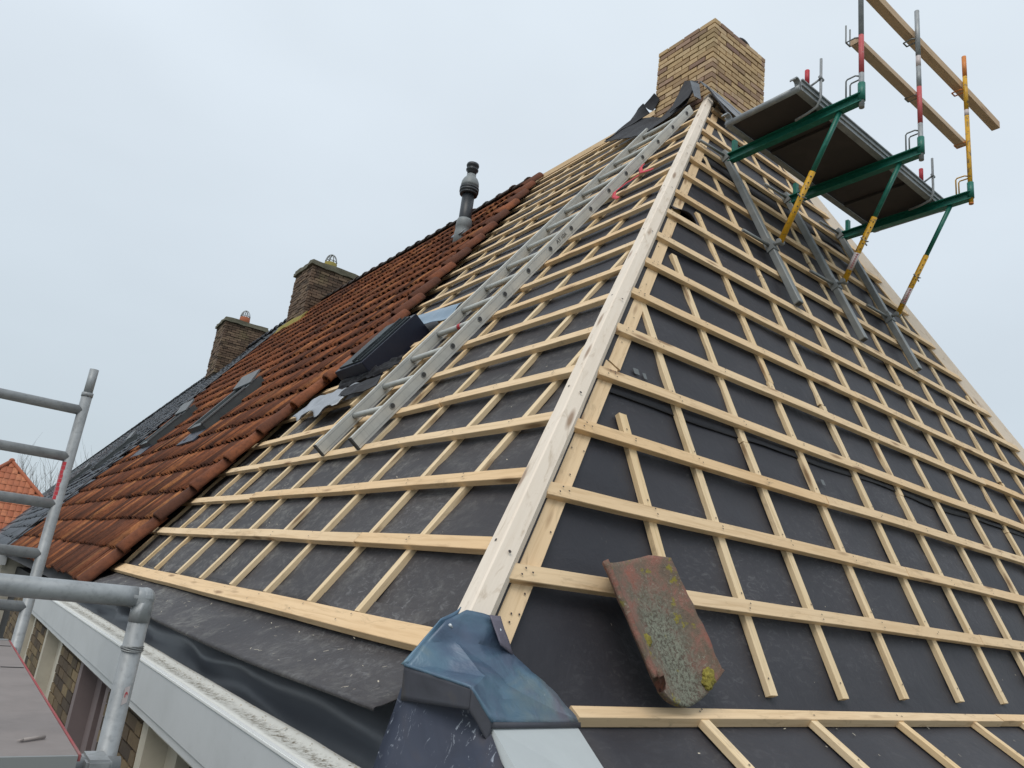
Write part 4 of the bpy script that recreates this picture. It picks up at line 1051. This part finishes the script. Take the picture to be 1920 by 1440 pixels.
def blob(name, m, cx, cy, r, parent, seed, flat_=.35):
    bm = bmesh.new(); bmesh.ops.create_icosphere(bm, subdivisions=4, radius=1)
    for v in bm.verts:
        k = 1+.35*noise.noise(v.co*2.2+V((seed, 0, 0)))+.18*noise.noise(v.co*6+V((0, seed, 0))); v.co = V((v.co.x*r*k, v.co.y*r*.9*k, v.co.z*r*flat_*k))+V((cx, cy, .012))
    o = obj(name, bm, m, None, True); o.matrix_basis = frame_m(ct, ua, va, na); adopt(o, parent)
def f_moss(t, b):
    co = coord(t); n = nse(t, co, 60, 5, .7); t.links.new(ramp(t, n, [(.3, (.09, .075, .02)), (.5, (.24, .20, .035)), (.7, (.34, .29, .06))]), b.inputs['Base Color']); bump(t, b, n, .9, .006)
M['moss'] = mat('yellow_lichen', rough=.95, build=f_moss)
blob('lichen_tuft', M['moss'], .135, .050, .034, ot, 3, .35)
blob('lichen_tuft', M['moss'], .112, .035, .024, ot, 13, .4)
blob('lichen_tuft', M['moss'], -.085, .235, .022, ot, 5, .10)

turn_neighbour()
# ------------------------------------------------------------------ left scaffold tower
tw = thing('scaffold_tower', 'grey tube scaffold tower with ladder-like end frame standing at the left of the house', 'scaffold', (-.85, 1.5, GZ))
SX = -.53
def tb(name, pts, r=.0242, m='galv', par=tw): return tubeo(name, pts, r, M[m], par, 18)
tb('upright', [(SX, 2.52, GZ), (SX, 2.52, 1.13)]); tb('spigot', [(SX, 2.52, 1.13), (SX, 2.52, 1.265)], .0205); tb('spigot_ring', [(SX, 2.52, 1.125), (SX, 2.52, 1.145)], .0262)
tb('upright', [(SX-1.35, 2.52, GZ), (SX-1.35, 2.52, 1.26)])
for z in (1.055, .825, .600, .370, .135, -.1):
    tb('rung', [(SX-1.35, 2.52, z), (SX, 2.52, z)], .0235)
NX = -.478
tb('upright', [(NX, .56, GZ), (NX, .56, .305)]); tb('upright', [(NX-1.30, .56, GZ), (NX-1.30, .56, .355)])
tb('guard_rail', [(NX-1.30, .56, .330), (NX-.05, .56, .330), (NX-.02, .56, .330)], .0255)
bm = bmesh.new(); tube(bm, [(NX-.03, .56, .330), (NX, .56, .330), (NX, .56, .318), (NX, .56, .27)], .0255, 18); bmesh.ops.create_uvsphere(bm, u_segments=18, v_segments=10, radius=.0258, matrix=Matrix.Translation((NX, .56, .330))); obj('corner_joint', bm, M['galv'], tw)
bm = bmesh.new()
for k in range(5): tube(bm, [(NX+.026*math.cos(a*.3927+k), .56+.026*math.sin(a*.3927+k), .203+k*.0015+.004*math.sin(a*.4)) for a in range(0, 17)], .0018, 5)
obj('wire_tie', bm, M['alud'], tw)
bm = bmesh.new(); n = (V((-.95, -1.6, .45))-V((NX, .56, .1))); n.z = 0; n.normalize(); s_ = V((-n.y, n.x, 0))
rr = .0252
def oncyl(a, z): d = n*math.cos(a)+s_*math.sin(a); return V((NX, .56, z))+d*rr
ngon(bm, [oncyl(.25, .075), oncyl(.75, .080), oncyl(.75, .12), oncyl(.25, .115)]); o = obj('small_label', bm, M['sticker'], tw)
rr = .0256; bm = bmesh.new()
for k in range(8):
    a = k*.5; b_ = a+.5; ngon(bm, [oncyl(.5+.14*math.cos(a), .098+.008*math.sin(a)), oncyl(.5+.14*math.cos(b_), .098+.008*math.sin(b_)), oncyl(.5+.06*math.cos(b_), .098+.004*math.sin(b_)), oncyl(.5+.06*math.cos(a), .098+.004*math.sin(a))])
obj('label_print', bm, M['red'], tw)
# red strip label on the rear upright
bm = bmesh.new(); rr = .0247
for k in range(9):
    z = .62+k*.020; dd = V((-.95-SX, -1.6-2.52, 0)).normalized(); ss = V((-dd.y, dd.x, 0))
    def oc(a, zz): return V((SX, 2.52, zz))+(dd*math.cos(a)+ss*math.sin(a))*rr
    a0, a1 = (-1.2, -.25) if k % 3 else (-1.1, -.35)
    ngon(bm, [oc(a0, z), oc((a0+a1)/2, z), oc(a1, z), oc(a1, z+.0185), oc((a0+a1)/2, z+.0185), oc(a0, z+.0185)])
bmesh.ops.recalc_face_normals(bm, faces=bm.faces[:]); obj('red_strip_label', bm, M['red'], tw)
tb('transom', [(NX-1.3, .50, -.055), (NX+.02, .50, -.055)], .022); tb('transom', [(SX-1.35, 2.46, -.055), (SX, 2.46, -.055)], .022)
bm = bmesh.new(); box(bm, NX-.06, NX-.005, .45, .55, -.085, -.03); bmesh.ops.bevel(bm, geom=bm.edges[:], offset=.006, segments=2, affect='EDGES'); obj('coupler', bm, M['galv'], tw)
dk_ = thing('scaffold_deck', 'worn plywood scaffold deck with a red edge between the grey tower frames', 'scaffold deck', (-.9, 1.4, -.02))
bm = bmesh.new(); box(bm, -1.22, -.575, .375, 2.40, -.012, .0); bmesh.ops.subdivide_edges(bm, edges=bm.edges[:], cuts=3, use_grid_fill=True); obj('plywood_panel', bm, M['ply'], dk_)
bm = bmesh.new(); box(bm, -.5745, -.569, .37, 2.40, -.012, .002); obj('red_edge', bm, mat('worn_red_edge', rough=.7, build=f_grime((.34, .05, .055), (.24, .14, .13), .9, 8)), dk_)
bm = bmesh.new(); box(bm, -1.22, -.576, .365, .3745, -.03, .0); obj('end_trim', bm, M['alud'], dk_)
bm = bmesh.new(); box(bm, -1.22, -.576, 2.4005, 2.43, -.03, .003); obj('end_trim', bm, M['alud'], dk_)
bm = bmesh.new(); box(bm, -.70, -.58, 2.20, 2.205, .0005, .0025); box(bm, -.65, -.58, 1.62, 1.625, .0005, .0025); obj('deck_staples', bm, M['ink'], dk_)
P0 = V((-.755, .60, .006)); pdir = V((.86, .05, 0)).normalized()
bm = bmesh.new(); tube(bm, [(-.672, .50, .005), (-.625, .53, .005)], .0042, 6); tube(bm, [(-.672, .50, .005), (-.684, .493, .005)], [.0042, .0008], 6)
M['pencil'] = mat('carpenter_pencil', (.33, .29, .27), .6)
o = obj('pencil', bm, M['pencil']); tag(o, 'short worn pencil lying on the plywood scaffold deck', 'pencil')

# ------------------------------------------------------------------ sawdust and wood chips
random.seed(9); bm = bmesh.new()
def chip(P, n, L, w):
    a = random.uniform(0, 6.28); t1 = n.orthogonal().normalized(); t2 = n.cross(t1); d = t1*math.cos(a)+t2*math.sin(a); s_ = n.cross(d)
    z = n*random.uniform(.002, .006)
    ngon(bm, [P-d*L+n*.002-s_*w, P-d*L+n*.002+s_*w, P+d*L+z+s_*w, P+d*L+z-s_*w])
for _ in range(220):
    y = random.betavariate(2, 1.3)*5; t = random.random(); i = min(len(lprof)-2, int(t*8)); x = lerp(lprof[i][0], lprof[i+1][0], t*8-i); z = lerp(lprof[i][1], lprof[i+1][1], t*8-i)
    if x < .3 and y > x*.7+.1: chip(V((x, y, z+.009)), V((-.4, 0, .92)), random.uniform(.002, .009), random.uniform(.0008, .002))
for _ in range(600):
    k = random.randint(1, 6); y = random.betavariate(2.2, 1.2)*5; s = L0+k*DL+.05+random.expovariate(18)
    if y > hipyL(s)+.15: chip(PL(y, s, UO+.011), LN, random.uniform(.0015, .006), random.uniform(.0008, .0022))
for _ in range(40):
    x = random.uniform(.8, 6); s = random.uniform(.2, 1.0); chip(PR(x, s, UO+.009), RN, random.uniform(.0015, .006), random.uniform(.0006, .0018))
for _ in range(60):
    x = random.uniform(.9, 5); t = random.uniform(2, 7); i = int(t); y = lerp(rprof[i][0], rprof[i+1][0], t-i); z = lerp(rprof[i][1], rprof[i+1][1], t-i); chip(V((x, y, z+.008)), fn, random.uniform(.002, .008), random.uniform(.001, .003))
for _ in range(260):
    chip(V((random.uniform(-.01, .06), random.uniform(0, 6), -.018)), V((0, 0, 1)), random.uniform(.002, .006), random.uniform(.001, .003))
M['sawdust'] = mat('sawdust', (.50, .45, .36), .9)
o = obj('sawdust', bm, M['sawdust']); o['kind'] = 'stuff'; tag(o, 'pale wood chips and dust scattered over the dark membrane and gutter board', 'sawdust')

# ------------------------------------------------------------------ far orange roof, tree, ground
fh = thing('orange_roof_house', 'distant house with a bright orange tiled hip roof behind the scaffold rungs', 'house', (0.4, 50, GZ))
hx, hy, hz = 1.67, 52.5, 4.5
bm = bmesh.new(); lay = bm.faces.layers.float.new('rnd')
half, slope = 4.2, 1.02
ch_ = .36; cw = .30
for r_ in range(14):
    z1 = hz-r_*ch_; z0 = z1-ch_-.02; d1 = (hz-z1)/slope+.05; d0 = d1+ch_/slope
    n_ = int(2*d0/cw)+1
    for c in range(n_):
        xa = hx-d0+c*cw; rv = random.random(); xb = xa+cw*.97
        q = []
        for x, z, d in ((xa, z0, d0+.05), (xb, z0, d0+.05), (min(xb, hx+d1), z1, d1), (max(xa, hx-d1), z1, d1)):
            q.append(V((x, hy-d, z)))
        if xa > hx+d1 or xb < hx-d1: continue
        rowv = []
        for k in range(5):
            t = k/4; rowv.append((q[0].lerp(q[1], t)+V((0, -.04*math.sin(t*math.pi), 0)), q[3].lerp(q[2], t)+V((0, -.02*math.sin(t*math.pi), 0))))
        for (a, b), (c_, d_) in zip(rowv, rowv[1:]):
            f = bm.faces.new([bm.verts.new(p) for p in (a, c_, d_, b)]); f[lay] = rv
obj('orange_tiles', bm, M['orange'], fh)
bm = bmesh.new(); zb = hz-13.6*ch_; dd = (hz-zb)/slope
a = [bm.verts.new(p) for p in ((hx, hy+.1, hz-.08), (hx-dd, hy-dd+.1, zb), (hx+dd, hy-dd+.1, zb), (hx+dd, hy+dd, zb), (hx-dd, hy+dd, zb))]
for q in ((0, 1, 2), (0, 2, 3), (0, 3, 4), (0, 4, 1)): bm.faces.new([a[i] for i in q])
bmesh.ops.recalc_face_normals(bm, faces=bm.faces[:]); obj('roof_body', bm, M['orange'], fh)
bm = bmesh.new(); box(bm, hx-dd+.3, hx+dd-.3, hy-dd+.4, hy+dd-.3, GZ, zb+.2); obj('wall', bm, M['wbrick'], fh)
bm = bmesh.new()
for sg in (-1, 1):
    tube(bm, [(hx, hy-.05, hz+.03), (hx+sg*dd, hy-dd-.05, zb+.05)], .11, 8)
bmesh.ops.create_uvsphere(bm, u_segments=10, v_segments=8, radius=.17, matrix=Matrix.Translation((hx, hy-.05, hz+.02))); obj('hip_tiles', bm, M['orange'], fh)

def bare_tree(x, y, h, label, seed):
    random.seed(seed); e = thing('bare_tree', label, 'tree', (x, y, GZ), 'bare trees behind the dark roof')
    tr = bmesh.new(); cr = bmesh.new(); tube(tr, [(x, y, GZ), (x+.1, y, GZ+h*.3), (x, y, GZ+h*.45)], [.28, .2, .15], 8)
    def br(p, d, L, r, depth):
        pts = [p]; q = p.copy(); dd_ = d.copy()
        for k in range(4): dd_ = (dd_+V((random.uniform(-.18, .18), random.uniform(-.18, .18), .12))).normalized(); q = q+dd_*L/4; pts.append(q.copy())
        tube(cr, pts, [r, r*.8, r*.65, r*.5, r*.3], 5, False)
        if depth:
            for k in range(5 if depth > 1 else 6):
                i = random.randint(1, 4); a = random.uniform(0, 6.28); br(pts[i], (dd_*.9+V((math.cos(a), math.sin(a), .35))*.65).normalized(), L*random.uniform(.45, .7), r*.45, depth-1)
    for k in range(6):
        a = k*1.1; br(V((x, y, GZ+h*random.uniform(.3, .45))), V((math.cos(a)*.45, math.sin(a)*.45, 1)).normalized(), h*random.uniform(.4, .56), .07, 2)
    obj('trunk', tr, M['bark'], e); obj('crown', cr, M['bark'], e)
bare_tree(6.2, 96, 12.3, 'bare leafless tree with thin upright twigs just right of the orange roof', 4)
bare_tree(9.6, 98, 13.6, 'bare leafless tree half hidden behind the dark roof ridge next to the scaffold upright', 8)

def struct(o): o['kind'] = 'structure'; return o
bm = bmesh.new(); bmesh.ops.create_grid(bm, x_segments=4, y_segments=4, size=900, matrix=Matrix.Translation((0, 0, GZ))); struct(obj('ground', bm, M['ground']))
bm = bmesh.new(); box(bm, -9, -4, -200, 300, GZ+.002, GZ+.02); struct(obj('road', bm, M['road']))
